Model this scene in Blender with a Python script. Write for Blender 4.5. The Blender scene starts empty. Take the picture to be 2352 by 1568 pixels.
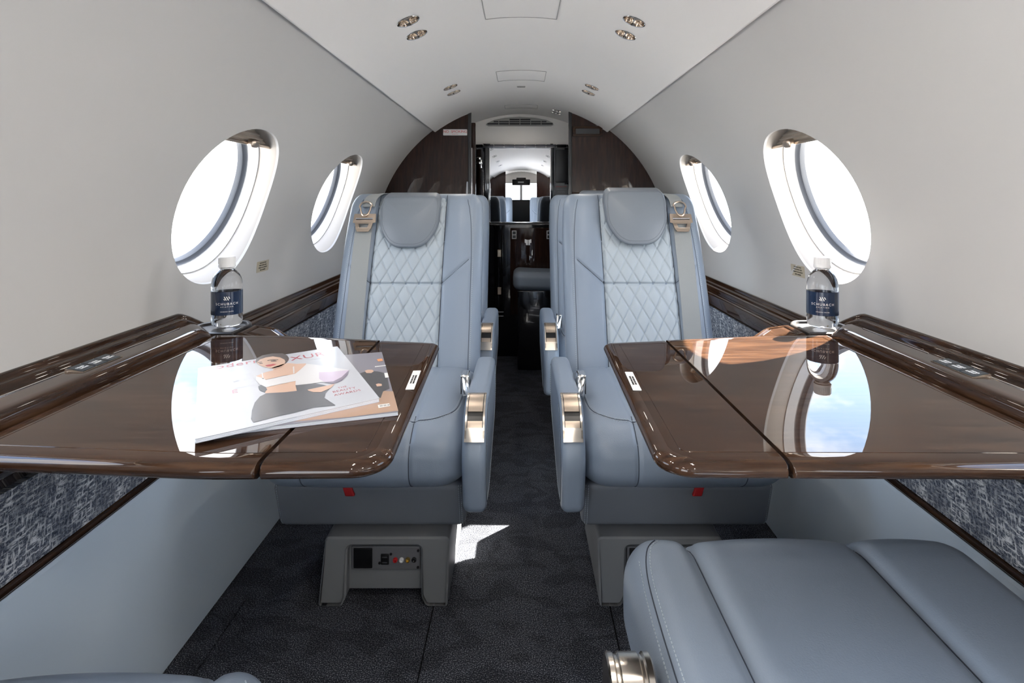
import bpy, math, random
from mathutils import Vector, Matrix
from mathutils.bvhtree import BVHTree
from mathutils.geometry import delaunay_2d_cdt, tessellate_polygon
random.seed(7)
S = bpy.context.scene
COL = S.collection
PI = math.pi
E = 0.94                 # eye height above the cabin floor
F = 1300.0               # focal length in frame pixels
VX, VY = 1197.0, 455.0   # where the aisle vanishes

# ------------------------------------------------------------------ materials
MATS = {}
def _nt(name):
    m = bpy.data.materials.new(name); m.use_nodes = True
    nt = m.node_tree; b = nt.nodes['Principled BSDF']
    MATS[name] = m
    return m, nt, b
def _l(nt, a, b): nt.links.new(a, b)
def plain(name, col, rough=.5, metal=0., spec=.5, coat=0., coat_r=.03, bump=0., bscale=400., sheen=0.):
    m, nt, b = _nt(name)
    b.inputs['Base Color'].default_value = (*col, 1)
    b.inputs['Roughness'].default_value = rough
    b.inputs['Metallic'].default_value = metal
    b.inputs['Specular IOR Level'].default_value = spec
    b.inputs['Coat Weight'].default_value = coat
    b.inputs['Coat Roughness'].default_value = coat_r
    b.inputs['Sheen Weight'].default_value = sheen
    if bump:
        tc = nt.nodes.new('ShaderNodeTexCoord'); n = nt.nodes.new('ShaderNodeTexNoise')
        n.inputs['Scale'].default_value = bscale; n.inputs['Detail'].default_value = 3
        bp = nt.nodes.new('ShaderNodeBump'); bp.inputs['Strength'].default_value = bump
        bp.inputs['Distance'].default_value = .001
        _l(nt, tc.outputs['Object'], n.inputs['Vector']); _l(nt, n.outputs['Fac'], bp.inputs['Height'])
        _l(nt, bp.outputs['Normal'], b.inputs['Normal'])
    return m
def ramp(nt, stops):
    r = nt.nodes.new('ShaderNodeValToRGB'); e = r.color_ramp.elements
    while len(e) < len(stops): e.new(.5)
    for k, (p, c) in enumerate(stops):
        e[k].position = p; e[k].color = (*c, 1)
    return r
def noise(nt, scl, scale, detail=4, rough=.5):
    tc = nt.nodes.new('ShaderNodeTexCoord'); mp = nt.nodes.new('ShaderNodeMapping')
    mp.inputs['Scale'].default_value = scl
    n = nt.nodes.new('ShaderNodeTexNoise'); n.inputs['Scale'].default_value = scale
    n.inputs['Detail'].default_value = detail; n.inputs['Roughness'].default_value = rough
    _l(nt, tc.outputs['Object'], mp.inputs['Vector']); _l(nt, mp.outputs['Vector'], n.inputs['Vector'])
    return n
def wood(name, scl, cols, rough=.35):
    m, nt, b = _nt(name)
    n = noise(nt, scl, 10, 6, .6)
    r = ramp(nt, [(.3, cols[0]), (.5, cols[1]), (.68, cols[2])])
    _l(nt, n.outputs['Fac'], r.inputs['Fac']); _l(nt, r.outputs['Color'], b.inputs['Base Color'])
    b.inputs['Roughness'].default_value = rough
    b.inputs['Specular IOR Level'].default_value = .0
    b.inputs['Coat Weight'].default_value = .85; b.inputs['Coat Roughness'].default_value = .012
    b.inputs['Coat IOR'].default_value = 1.47
    return m
WC = [(.018, .009, .0055), (.034, .0165, .009), (.060, .030, .016)]
wood('wood_x', (.9, 9., 9.), WC)
wood('wood_y', (9., .9, 9.), WC)
wood('wood_z', (9., 9., .9), [(.022, .012, .010), (.034, .018, .014), (.05, .026, .02)])
plain('wall', (.60, .585, .565), .42, spec=.35)
plain('ceiling_vinyl', (.87, .845, .815), .5, spec=.3)
plain('side_panel', (.60, .69, .78), .45, spec=.35)
plain('leather', (.24, .29, .36), .38, spec=.45, bump=.25, bscale=500)
plain('leather_head', (.18, .205, .24), .38, spec=.45, bump=.25, bscale=500)
plain('leather_dark', (.19, .205, .235), .45, spec=.4, bump=.2, bscale=500)
plain('leather_ice', (.39, .445, .49), .40, spec=.4, bump=.25, bscale=500)
plain('seam_dark', (.035, .045, .065), .6)
plain('seam_soft', (.13, .15, .18), .6)
plain('stitch', (.42, .47, .52), .6)
plain('belt', (.27, .285, .285), .5, sheen=.3, bump=.6, bscale=900)
plain('belt_dark', (.03, .035, .05), .5)
plain('champagne', (.60, .50, .41), .28, metal=1.)
plain('chrome', (.80, .78, .76), .09, metal=1.)
plain('brushed', (.62, .57, .51), .22, metal=1.)
plain('black', (.006, .006, .007), .3)
plain('black_gloss', (.008, .008, .010), .12, coat=1.)
plain('gasket', (.045, .05, .06), .5)
plain('sleeve', (.38, .35, .315), .5)
plain('dark_steel', (.10, .10, .11), .18, metal=1.)
plain('bronze', (.34, .27, .21), .2, metal=1.)
plain('tray', (.012, .009, .008), .4)
plain('reveal', (.50, .50, .50), .35)
plain('shade_cloth', (.42, .37, .32), .7)
plain('plastic_grey', (.20, .205, .215), .5)
plain('plate_grey', (.15, .15, .16), .45)
plain('red', (.45, .012, .015), .5)
plain('white_plastic', (.82, .82, .82), .35)
plain('placard_white', (.74, .74, .73), .4)
plain('placard_tan', (.47, .41, .30), .5)
plain('ink_black', (.02, .02, .02), .6)
plain('ink_red', (.55, .02, .03), .5)
plain('ink_grey', (.45, .46, .50), .5)
plain('ink_white', (.85, .85, .85), .5)
plain('label_navy', (.008, .022, .06), .25, coat=.5)
plain('paper', (.62, .65, .70), .5)
plain('rubber', (.01, .01, .011), .6)
plain('vent_grey', (.36, .35, .33), .5)
plain('mirror_glass', (.68, .69, .71), .0, metal=1.)
plain('gold_jack', (.7, .5, .15), .3, metal=1.)
plain('key_navy', (.018, .026, .034), .4)
plain('tarmac', (.46, .46, .46), .9)
for nm, c in (('cover_white', (.50, .52, .57)), ('p_skin', (.62, .40, .29)), ('p_skin_dark', (.45, .25, .17)), ('p_hair', (.055, .035, .03)),
              ('p_top', (.66, .65, .66)), ('p_lilac', (.55, .45, .58)), ('p_shadow', (.20, .16, .22)), ('p_skirt', (.10, .10, .115)),
              ('p_lips', (.45, .03, .04)), ('p_title', (.42, .03, .05)), ('p_room', (.22, .21, .25)), ('p_coat', (.055, .055, .062)),
              ('p_table', (.42, .27, .19)), ('p_lamp', (.75, .30, .10)), ('p_flower', (.05, .06, .08))):
    plain(nm, c, .3, coat=.6, coat_r=.12)
# clear things
def clear(name, rough=0., fac_ior=1.45, tint=(1, 1, 1)):
    m = bpy.data.materials.new(name); m.use_nodes = True; MATS[name] = m
    nt = m.node_tree; nt.nodes.clear()
    o = nt.nodes.new('ShaderNodeOutputMaterial'); mx = nt.nodes.new('ShaderNodeMixShader')
    t = nt.nodes.new('ShaderNodeBsdfTransparent'); t.inputs[0].default_value = (*tint, 1)
    g = nt.nodes.new('ShaderNodeBsdfGlossy'); g.inputs['Roughness'].default_value = rough
    mx.inputs[0].default_value = fac_ior
    _l(nt, t.outputs[0], mx.inputs[1]); _l(nt, g.outputs[0], mx.inputs[2])
    _l(nt, mx.outputs[0], o.inputs[0])
    return m
clear('pane', 0., .05)
m, nt, b = _nt('water')
b.inputs['Base Color'].default_value = (.97, .98, 1, 1); b.inputs['Roughness'].default_value = .0
b.inputs['IOR'].default_value = 1.33; b.inputs['Transmission Weight'].default_value = 1
# carpet
m, nt, b = _nt('carpet')
n1 = noise(nt, (1, 1, 1), 420, 2, .6); n2 = noise(nt, (1, 1.6, 1), 11, 2, .4)
n2.inputs['Distortion'].default_value = .8
r1 = ramp(nt, [(.38, (.010, .012, .017)), (.54, (.055, .060, .075)), (.68, (.30, .31, .34))])
r2 = ramp(nt, [(.45, (.72, .72, .72)), (.52, (1, 1, 1))])
mx = nt.nodes.new('ShaderNodeMix'); mx.data_type = 'RGBA'; mx.blend_type = 'MULTIPLY'; mx.inputs['Factor'].default_value = 1
_l(nt, n1.outputs['Fac'], r1.inputs['Fac']); _l(nt, n2.outputs['Fac'], r2.inputs['Fac'])
_l(nt, r1.outputs['Color'], mx.inputs['A']); _l(nt, r2.outputs['Color'], mx.inputs['B'])
_l(nt, mx.outputs['Result'], b.inputs['Base Color']); b.inputs['Roughness'].default_value = .95
b.inputs['Specular IOR Level'].default_value = .15
bp = nt.nodes.new('ShaderNodeBump'); bp.inputs['Strength'].default_value = .7; bp.inputs['Distance'].default_value = .003
_l(nt, n1.outputs['Fac'], bp.inputs['Height']); _l(nt, bp.outputs['Normal'], b.inputs['Normal'])
# woven wall fabric: pale slubs running two ways over navy threads
m, nt, b = _nt('tweed')
na = noise(nt, (1, 26, 100), 1.9, 4, .7); nb = noise(nt, (1, 120, 26), 1.7, 4, .7); nc = noise(nt, (1, 1, 1), 330, 2, .6)
nd = noise(nt, (1, 16, 5), 1.6, 2, .5)
ra = ramp(nt, [(.50, (0, 0, 0)), (.60, (1, 1, 1))]); rb = ramp(nt, [(.51, (0, 0, 0)), (.62, (1, 1, 1))])
rc = ramp(nt, [(.35, (.010, .018, .036)), (.65, (.15, .17, .22))])
rd = ramp(nt, [(.40, (.35, .35, .35)), (.60, (1, 1, 1))])
_l(nt, na.outputs['Fac'], ra.inputs['Fac']); _l(nt, nb.outputs['Fac'], rb.inputs['Fac'])
_l(nt, nc.outputs['Fac'], rc.inputs['Fac']); _l(nt, nd.outputs['Fac'], rd.inputs['Fac'])
mm = nt.nodes.new('ShaderNodeMix'); mm.data_type = 'RGBA'; mm.blend_type = 'LIGHTEN'; mm.inputs['Factor'].default_value = 1
_l(nt, ra.outputs['Color'], mm.inputs['A']); _l(nt, rb.outputs['Color'], mm.inputs['B'])
ml = nt.nodes.new('ShaderNodeMix'); ml.data_type = 'RGBA'; ml.blend_type = 'MULTIPLY'; ml.inputs['Factor'].default_value = 1
_l(nt, mm.outputs['Result'], ml.inputs['A']); _l(nt, rd.outputs['Color'], ml.inputs['B'])
m2 = nt.nodes.new('ShaderNodeMix'); m2.data_type = 'RGBA'; m2.inputs['B'].default_value = (.75, .76, .77, 1)
_l(nt, ml.outputs['Result'], m2.inputs['Factor']); _l(nt, rc.outputs['Color'], m2.inputs['A'])
_l(nt, m2.outputs['Result'], b.inputs['Base Color']); b.inputs['Roughness'].default_value = .85
bp = nt.nodes.new('ShaderNodeBump'); bp.inputs['Strength'].default_value = .5; bp.inputs['Distance'].default_value = .002
_l(nt, nc.outputs['Fac'], bp.inputs['Height']); _l(nt, bp.outputs['Normal'], b.inputs['Normal'])
# lamp
def emit(name, col, k):
    m, nt, b = _nt(name); b.inputs['Base Color'].default_value = (*col, 1)
    b.inputs['Emission Color'].default_value = (*col, 1); b.inputs['Emission Strength'].default_value = k
emit('lamp_on', (1, .9, .75), 12.)
emit('avionics', (.03, .04, .06), .2)

# ------------------------------------------------------------------ mesh builder
class MB:
    def __init__(s): s.v = []; s.f = []; s.m = []
    def add(s, v, f, mat=0):
        o = len(s.v); s.v += [tuple(p) for p in v]
        s.f += [tuple(i + o for i in q) for q in f]; s.m += [mat] * len(f)
    def mirror(s):
        s.v = [(-x, y, z) for x, y, z in s.v]; s.f = [tuple(reversed(q)) for q in s.f]; return s
    def shift(s, d):
        s.v = [(x + d[0], y + d[1], z + d[2]) for x, y, z in s.v]; return s
    def map(s, fn): s.v = [tuple(fn(*p)) for p in s.v]; return s
    def bvh(s): return BVHTree.FromPolygons([Vector(p) for p in s.v], s.f)
    def quadgrid(s, P, mat=0, closed_u=False, closed_v=False):
        nu = len(P); nv = len(P[0]); vs = [p for r in P for p in r]; fs = []
        for i in range(nu if closed_u else nu - 1):
            for j in range(nv if closed_v else nv - 1):
                a = i * nv + j; b_ = ((i + 1) % nu) * nv + j
                c = ((i + 1) % nu) * nv + (j + 1) % nv; d = i * nv + (j + 1) % nv
                fs.append((a, b_, c, d))
        s.add(vs, fs, mat)
    def box(s, x0, x1, y0, y1, z0, z1, mat=0, r=0.):
        if r > 0:
            s.rbox(((x0 + x1) / 2, (y0 + y1) / 2, (z0 + z1) / 2), (abs(x1 - x0) / 2, abs(y1 - y0) / 2, abs(z1 - z0) / 2), r, 2, (1, 1, 1), None, mat); return
        s.add([(x0, y0, z0), (x1, y0, z0), (x1, y1, z0), (x0, y1, z0), (x0, y0, z1), (x1, y0, z1), (x1, y1, z1), (x0, y1, z1)],
              [(0, 3, 2, 1), (4, 5, 6, 7), (0, 1, 5, 4), (1, 2, 6, 5), (2, 3, 7, 6), (3, 0, 4, 7)], mat)
    def rbox(s, c, h, r, k=4, n=(1, 1, 1), fn=None, mat=0):
        if not hasattr(r, '__len__'): r = (r, r, r)
        r = [min(r[a], h[a] * .999) for a in range(3)]
        ax = []
        for a in range(3):
            e = [h[a] - r[a] + r[a] * math.tan(PI / 4 * i / k) for i in range(1, k + 1)]
            fl = [-(h[a] - r[a]) + 2 * (h[a] - r[a]) * i / n[a] for i in range(n[a] + 1)]
            ax.append([-q for q in reversed(e)] + fl + e)
        idx = {}; vs = []; fs = []
        def vert(i, j, l):
            key = (i, j, l)
            if key in idx: return idx[key]
            p = (ax[0][i], ax[1][j], ax[2][l])
            inn = [max(-(h[a] - r[a]), min(h[a] - r[a], p[a])) for a in range(3)]
            d = Vector([(p[a] - inn[a]) / max(r[a], 1e-9) for a in range(3)])
            d.normalize()
            q = [inn[a] + d[a] * r[a] for a in range(3)]
            if fn: q = fn(*q)
            vs.append((q[0] + c[0], q[1] + c[1], q[2] + c[2])); idx[key] = len(vs) - 1
            return idx[key]
        N = [len(a) - 1 for a in ax]
        for u, v, w in ((0, 1, 2), (1, 2, 0), (2, 0, 1)):
            for side in (0, N[w]):
                for i in range(N[u]):
                    for j in range(N[v]):
                        q = []
                        for di, dj in ((0, 0), (1, 0), (1, 1), (0, 1)):
                            t = [0, 0, 0]; t[u] = i + di; t[v] = j + dj; t[w] = side; q.append(vert(*t))
                        fs.append(tuple(q) if side else tuple(reversed(q)))
        s.add(vs, fs, mat)
    def tube(s, path, r, n=8, mat=0, closed=False, caps=True):
        P = [Vector(p) for p in path]; L = len(P); rings = []; up = None
        for i in range(L):
            t = (P[(i + 1) % L] - P[i - 1]) if closed else (P[min(i + 1, L - 1)] - P[max(i - 1, 0)])
            if t.length < 1e-9: t = Vector((0, 0, 1))
            t.normalize()
            if up is None: up = Vector((0, 0, 1)) if abs(t.z) < .9 else Vector((0, 1, 0))
            a = t.cross(up)
            if a.length < 1e-6: a = t.cross(Vector((1, 0, 0)))
            a.normalize(); b_ = a.cross(t).normalized(); up = b_
            rr = r[i] if hasattr(r, '__len__') else r
            rings.append([tuple(P[i] + a * math.cos(2 * PI * k / n) * rr + b_ * math.sin(2 * PI * k / n) * rr) for k in range(n)])
        s.quadgrid(rings, mat, closed_u=closed, closed_v=True)
        if caps and not closed:
            o = len(s.v) - L * n
            s.f.append(tuple(o + k for k in range(n))); s.m.append(mat)
            s.f.append(tuple(o + (L - 1) * n + k for k in reversed(range(n)))); s.m.append(mat)
    def lathe(s, prof, c=(0, 0, 0), n=32, mat=0, M=None, arc=None):
        """prof: (radius, height) pairs, turned about local z"""
        rings = []
        a0, a1 = arc if arc else (0, 2 * PI)
        cnt = n if not arc else n + 1
        for rr, z in prof:
            rings.append([])
            for k in range(cnt):
                a = a0 + (a1 - a0) * k / n
                p = Vector((rr * math.cos(a), rr * math.sin(a), z))
                if M: p = M @ p
                rings[-1].append((p[0] + c[0], p[1] + c[1], p[2] + c[2]))
        s.quadgrid(rings, mat, closed_v=not arc)
    def fan(s, ring, mat=0, flip=False):
        o = len(s.v); s.v += [tuple(p) for p in ring]
        f = tuple(range(o, o + len(ring)))
        s.f.append(tuple(reversed(f)) if flip else f); s.m.append(mat)
    def slab(s, outline, prof, to3, mat=0, cap0=True, cap1=True):
        """outline(inset)->2d ring; prof: (inset, height); to3(u, v, h)->xyz"""
        rings = [[to3(u, v, h) for u, v in outline(i)] for i, h in prof]
        s.quadgrid(rings, mat, closed_v=True)
        if cap0: s.fan(rings[0], mat)
        if cap1: s.fan(rings[-1], mat, True)

def rpoly(corners, radii, seg=8):
    """rounded polygon; returns f(inset) -> ring with a constant vertex count"""
    C_ = [Vector(c) for c in corners]; n = len(C_)
    area = sum(C_[i].x * C_[(i + 1) % n].y - C_[(i + 1) % n].x * C_[i].y for i in range(n))
    if area < 0: C_.reverse(); radii = list(reversed(radii)) if hasattr(radii, '__len__') else radii
    R_ = radii if hasattr(radii, '__len__') else [radii] * n
    def ring(d=0.):
        out = []; pts = []
        for i in range(n):
            a, b_, c = C_[i - 1], C_[i], C_[(i + 1) % n]
            e1 = (b_ - a).normalized(); e2 = (c - b_).normalized()
            n1 = Vector((-e1.y, e1.x)); n2 = Vector((-e2.y, e2.x))
            den = 1 + n1.dot(n2)
            pts.append(b_ + (n1 + n2) * (d / max(den, .05)))
        for i in range(n):
            a, b_, c = pts[i - 1], pts[i], pts[(i + 1) % n]
            e1 = (a - b_).normalized(); e2 = (c - b_).normalized()
            ang = math.acos(max(-1, min(1, e1.dot(e2))))
            conv = ((b_ - a).x * (c - b_).y - (b_ - a).y * (c - b_).x) > 0
            r = max(.0004, (R_[i] - d) if conv else (R_[i] + d))
            t = r / math.tan(ang / 2)
            t = min(t, .49 * (a - b_).length, .49 * (c - b_).length); r = t * math.tan(ang / 2)
            p1 = b_ + e1 * t; p2 = b_ + e2 * t
            cen = b_ + (e1 + e2).normalized() * (r / math.sin(ang / 2))
            a1 = math.atan2(p1.y - cen.y, p1.x - cen.x); a2 = math.atan2(p2.y - cen.y, p2.x - cen.x)
            da = a2 - a1
            while da > PI: da -= 2 * PI
            while da < -PI: da += 2 * PI
            for k in range(seg + 1):
                q = a1 + da * k / seg
                out.append((cen.x + r * math.cos(q), cen.y + r * math.sin(q)))
        return out
    return ring

def obj(name, mb, mats, parent=None, smooth=True, loc=None, angle=40):
    me = bpy.data.meshes.new(name)
    me.from_pydata(mb.v, [], mb.f); me.validate(clean_customdata=False)
    if isinstance(mats, str): mats = [mats]
    for q in mats: me.materials.append(MATS[q])
    if len(me.polygons) == len(mb.m): me.polygons.foreach_set('material_index', mb.m)
    import bmesh
    bm = bmesh.new(); bm.from_mesh(me)
    bmesh.ops.remove_doubles(bm, verts=bm.verts, dist=1e-6)
    bmesh.ops.recalc_face_normals(bm, faces=bm.faces)
    bm.to_mesh(me); bm.free()
    if smooth:
        me.shade_smooth()
        me.set_sharp_from_angle(angle=math.radians(angle))
    me.update()
    o = bpy.data.objects.new(name, me); COL.objects.link(o)
    if smooth and any(len(p.vertices) > 4 for p in me.polygons):
        wn = o.modifiers.new('wn', 'WEIGHTED_NORMAL'); wn.keep_sharp = True
    if parent is not None: o.parent = parent
    if loc is not None: o.location = loc
    return o
def thing(name, label, cat, loc=(0, 0, 0), rot=0., group=None):
    o = bpy.data.objects.new(name, None); COL.objects.link(o)
    o.empty_display_size = .05; o.location = loc; o.rotation_euler = (0, 0, rot)
    o['label'] = label; o['category'] = cat
    if group: o['group'] = group
    return o
def tag(o, label, cat, group=None):
    o['label'] = label; o['category'] = cat
    if group: o['group'] = group
    return o
def struct(o): o['kind'] = 'structure'; return o
def copy_tree(o, parent=None):
    c = o.copy(); COL.objects.link(c)
    if parent is not None: c.parent = parent
    for ch in list(o.children): copy_tree(ch, c)
    return c
def text_mb(body, size, spacing=1.0, align='CENTER', extrude=0.0002, line=1.0, bold=0.):
    cu = bpy.data.curves.new('t', 'FONT'); cu.body = body; cu.size = size; cu.align_x = align; cu.align_y = 'CENTER'
    cu.space_character = spacing; cu.extrude = extrude; cu.resolution_u = 3; cu.space_line = line
    t = bpy.data.objects.new('t', cu); COL.objects.link(t)
    dg = bpy.context.evaluated_depsgraph_get(); dg.update()
    me = bpy.data.meshes.new_from_object(t.evaluated_get(dg))
    mb = MB(); mb.add([tuple(v.co) for v in me.vertices], [tuple(p.vertices) for p in me.polygons])
    bpy.data.objects.remove(t); bpy.data.curves.remove(cu); bpy.data.meshes.remove(me)
    return mb
def put(mb, text, origin, ux, uy, mat=0):
    """place a text builder's xy plane at origin along ux, uy"""
    o = Vector(origin); a = Vector(ux); b_ = Vector(uy); c = a.cross(b_).normalized()
    mb.add([tuple(o + a * x + b_ * y + c * z) for x, y, z in text.v], text.f, mat)
def stitches(mb, pts, nrm, gap=.0062, ln=.0036, w=.0006, h=.0006, mat=0):
    P = [Vector(p) for p in pts]; acc = 0.
    for i in range(len(P) - 1):
        d = P[i + 1] - P[i]; L = d.length
        if L < 1e-7: continue
        t = d / L; n = Vector(nrm[i]); a = t.cross(n).normalized()
        while acc < L:
            c = P[i] + t * acc + n * h * .4
            q = []
            for sx in (-1, 1):
                for sy in (-1, 1):
                    for sz in (-1, 1): q.append(tuple(c + t * sx * ln / 2 + a * sy * w + n * sz * h))
            mb.add(q, [(0, 1, 3, 2), (4, 6, 7, 5), (0, 4, 5, 1), (2, 3, 7, 6), (0, 2, 6, 4), (1, 5, 7, 3)], mat)
            acc += gap
        acc -= L
def snap(bvh, pts, d, back=1.0, lift=.0003):
    """drop points on a surface along direction d"""
    out = []; nn = []
    D = Vector(d).normalized()
    for p in pts:
        hit = bvh.ray_cast(Vector(p) - D * back, D)
        if hit[0] is None: continue
        n = hit[1]
        if n.dot(D) > 0: n = -n
        out.append(hit[0] + n * lift); nn.append(n)
    return out, nn
def lerp_path(pts, step=.006):
    out = []
    for i in range(len(pts) - 1):
        a = Vector(pts[i]); b_ = Vector(pts[i + 1]); k = max(1, int((b_ - a).length / step))
        out += [a.lerp(b_, j / k) for j in range(k)]
    out.append(Vector(pts[-1])); return out
def smooth_path(pts, it=3):
    P = [Vector(p) for p in pts]
    for _ in range(it):
        Q = [P[0]]
        for i in range(len(P) - 1):
            Q.append(P[i].lerp(P[i + 1], .25)); Q.append(P[i].lerp(P[i + 1], .75))
        Q.append(P[-1]); P = Q
    return P
def at(px, py, z):
    """world x, y of a frame pixel on the level plane z (above the floor)"""
    d = (z - E) * F / (VY - py)
    return ((px - VX) * d / F, d)
SKY = 4.6; SUN = 60.; LAV = .08; FILL = 1.; FILL_NEAR = 2.6; EXPO = .72
# ------------------------------------------------------------------ the cabin shell
R = .795; CZ = E - .27; YA, YB = -4.35, 3.06
YLAV = 3.44
PHI0 = math.radians(53.6)
ARC = R * PI / 2
LOW = [(R, CZ), (.800, E - .43), (.760, E - .575), (.712, 0.)]
SEG = []; acc = ARC
for i in range(3):
    L = math.dist(LOW[i], LOW[i + 1]); SEG.append((acc, acc + L)); acc += L
SMAX = acc
def wall_pt(s):
    if s <= ARC:
        a = PI / 2 - s / R
        return (R * math.cos(a), CZ + R * math.sin(a)), (-math.cos(a), -math.sin(a))
    for k, (a, b_) in enumerate(SEG):
        if s <= b_ + 1e-9 or k == 2:
            t = min(1., (s - a) / (b_ - a)); p, q = LOW[k], LOW[k + 1]
            n = Vector((-(p[1] - q[1]), (p[0] - q[0]))).normalized()
            if n.x > 0: n = -n
            return (p[0] + (q[0] - p[0]) * t, p[1] + (q[1] - p[1]) * t), (n.x, n.y)
PW = math.asin(.25 / R)
SW = R * (PI / 2 - math.radians(18.9))
AW, BW = .215, .210
def win_ring(yc, k=1., n=72):
    out = []
    for i in range(n):
        t = 2 * PI * i / n; c, s_ = math.cos(t), math.sin(t); e = 2 / 2.15
        out.append((yc + AW * k * math.copysign(abs(c) ** e, c), SW + BW * k * math.copysign(abs(s_) ** e, s_)))
    return out
WIN_Y = [1.455, 2.29, .575, -.30, -1.15, -2.0]
def sheet(y0, y1, s0, s1, holes, fn, dy=.15, ds=.035, extra_s=()):
    """a curved lining with real holes. fn(s)->((x,z),(nx,nz)); holes are (kind, ring)"""
    pts = []; edges = []
    nb = max(1, round((y1 - y0) / dy)); ns = max(1, round((s1 - s0) / ds))
    ys = [y0 + (y1 - y0) * i / nb for i in range(nb + 1)]
    ss = sorted(set([round(s0 + (s1 - s0) * j / ns, 5) for j in range(ns + 1)] + [round(q, 5) for q in extra_s]))
    def inside(p, ring):
        c = False; j = len(ring) - 1
        for i in range(len(ring)):
            a, b_ = ring[i], ring[j]
            if (a[1] > p[1]) != (b_[1] > p[1]) and p[0] < (b_[0] - a[0]) * (p[1] - a[1]) / (b_[1] - a[1]) + a[0]: c = not c
            j = i
        return c
    cen = [(sum(p[0] for p in r) / len(r), sum(p[1] for p in r) / len(r)) for r in holes]
    big = [[(c[0] + (p[0] - c[0]) * 1.06, c[1] + (p[1] - c[1]) * 1.06) for p in r] for r, c in zip(holes, cen)]
    for y in ys:
        for s in ss:
            if not any(inside((y, s), b_) for b_ in big): pts.append((y, s))
    for r in holes:
        o = len(pts); pts += list(r); edges += [(o + i, o + (i + 1) % len(r)) for i in range(len(r))]
    V, _, Fc, *_r = delaunay_2d_cdt([Vector(p) for p in pts], edges, [], 0, 1e-6)
    V = [(v[0], v[1]) for v in V]; fs = []
    for f in Fc:
        c = (sum(V[i][0] for i in f) / len(f), sum(V[i][1] for i in f) / len(f))
        if not any(inside(c, r) for r in holes): fs.append(tuple(f))
    vs = []; ns_ = []
    for y, s in V:
        (x, z), (nx, nz) = fn(s); vs.append((x, y, z)); ns_.append((nx, 0, nz))
    return vs, fs, ns_
def sheet_obj(name, vs, fs, ns_, mat, mir=False, flip=False):
    if mir: vs = [(-x, y, z) for x, y, z in vs]; ns_ = [(-a, b_, c) for a, b_, c in ns_]
    out = []
    for f in fs:
        a, b_, c = (Vector(vs[i]) for i in f[:3])
        n = (b_ - a).cross(c - a); out.append(f if n.dot(Vector(ns_[f[0]])) > 0 else tuple(reversed(f)))
    me = bpy.data.meshes.new(name); me.from_pydata(vs, [], out); me.materials.append(MATS[mat])
    me.shade_smooth(); me.normals_split_custom_set_from_vertices([Vector(n) for n in ns_]); me.update()
    o = bpy.data.objects.new(name, me); COL.objects.link(o); return struct(o)
daylight_opening = [(-2.30, ARC - .50), (-.56, ARC - .50), (-.56, SMAX - .02), (-2.30, SMAX - .02)]  # unseen opening behind the camera, added and oversized to let in more daylight
cock = [(-4.1, ARC - .50), (-3.5, ARC - .50), (-3.5, ARC - .16), (-4.1, ARC - .16)]
corners = [a for a, _ in SEG]
side_w = [win_ring(y) for y in WIN_Y]
sheet_obj('wall_right', *sheet(YA, YB, 0, SMAX, side_w, wall_pt, extra_s=corners), 'wall')
sheet_obj('wall_left', *sheet(YA, YB, 0, SMAX, side_w[:4] + [daylight_opening], wall_pt, extra_s=corners), 'wall', mir=True)
# aft room lining (behind the bulkhead)
sheet_obj('wall_lavatory_right', *sheet(YB + .0005, YLAV + .02, 0, SMAX, [], wall_pt, extra_s=corners), 'wall')
sheet_obj('wall_lavatory_left', *sheet(YB + .0005, YLAV + .02, 0, SMAX, [], wall_pt, extra_s=corners), 'wall', mir=True)

# the ceiling liner hangs a finger below, with the downlights let into it
RC = R - .015
def ceil_pt(s):
    a = PI / 2 - s / RC
    return (RC * math.cos(a), CZ + RC * math.sin(a)), (-math.cos(a), -math.sin(a))
SE = RC * (PI / 2 - PHI0)
SL = RC * math.asin(.29 / RC)
LY = [1.453, 1.572, 2.315, 2.435, .60, .72, -.25, -.13, -1.10, -.98]
def lring(yc, sc, r=.0295, n=28): return [(yc + r * math.cos(2 * PI * i / n), sc + r * math.sin(2 * PI * i / n)) for i in range(n)]
vs, fs, ns_ = sheet(-3.0, YB, -SE, SE, [lring(y, s_) for y in LY for s_ in (SL, -SL)], ceil_pt, dy=.12, ds=.04)
ceil = sheet_obj('ceiling', vs, fs, ns_, 'ceiling_vinyl')
# rolled lower edges of the liner, closing back against the side lining
for sg in (-1, 1):
    mb = MB()
    prof = []
    a = PHI0
    ex, ez = RC * math.cos(a), CZ + RC * math.sin(a)
    tx, tz = math.sin(a), -math.cos(a)       # downwards along the arc
    nx, nz = math.cos(a), math.sin(a)        # outward
    for k in range(7):
        t = PI / 2 * k / 6 * 2
        prof.append((ex + tx * .005 * math.sin(t) + nx * .005 * (1 - math.cos(t)) , ez + tz * .005 * math.sin(t) + nz * .005 * (1 - math.cos(t))))
    prof.append((ex - tx * .02 + nx * .0142, ez - tz * .02 + nz * .0142))
    mb.quadgrid([[(sg * x, y, z) for x, z in prof] for y in (-3.0, YB)])
    struct(obj('ceiling_edge', mb, 'ceiling_vinyl'))
# ceiling over the aft room
vs, fs, ns_ = sheet(YB + .0005, YLAV + .02, -SE, SE, [lring(3.135, .20, .026), lring(3.215, .20, .026)], ceil_pt, dy=.1, ds=.04)
sheet_obj('ceiling_lavatory', vs, fs, ns_, 'ceiling_vinyl')

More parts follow.
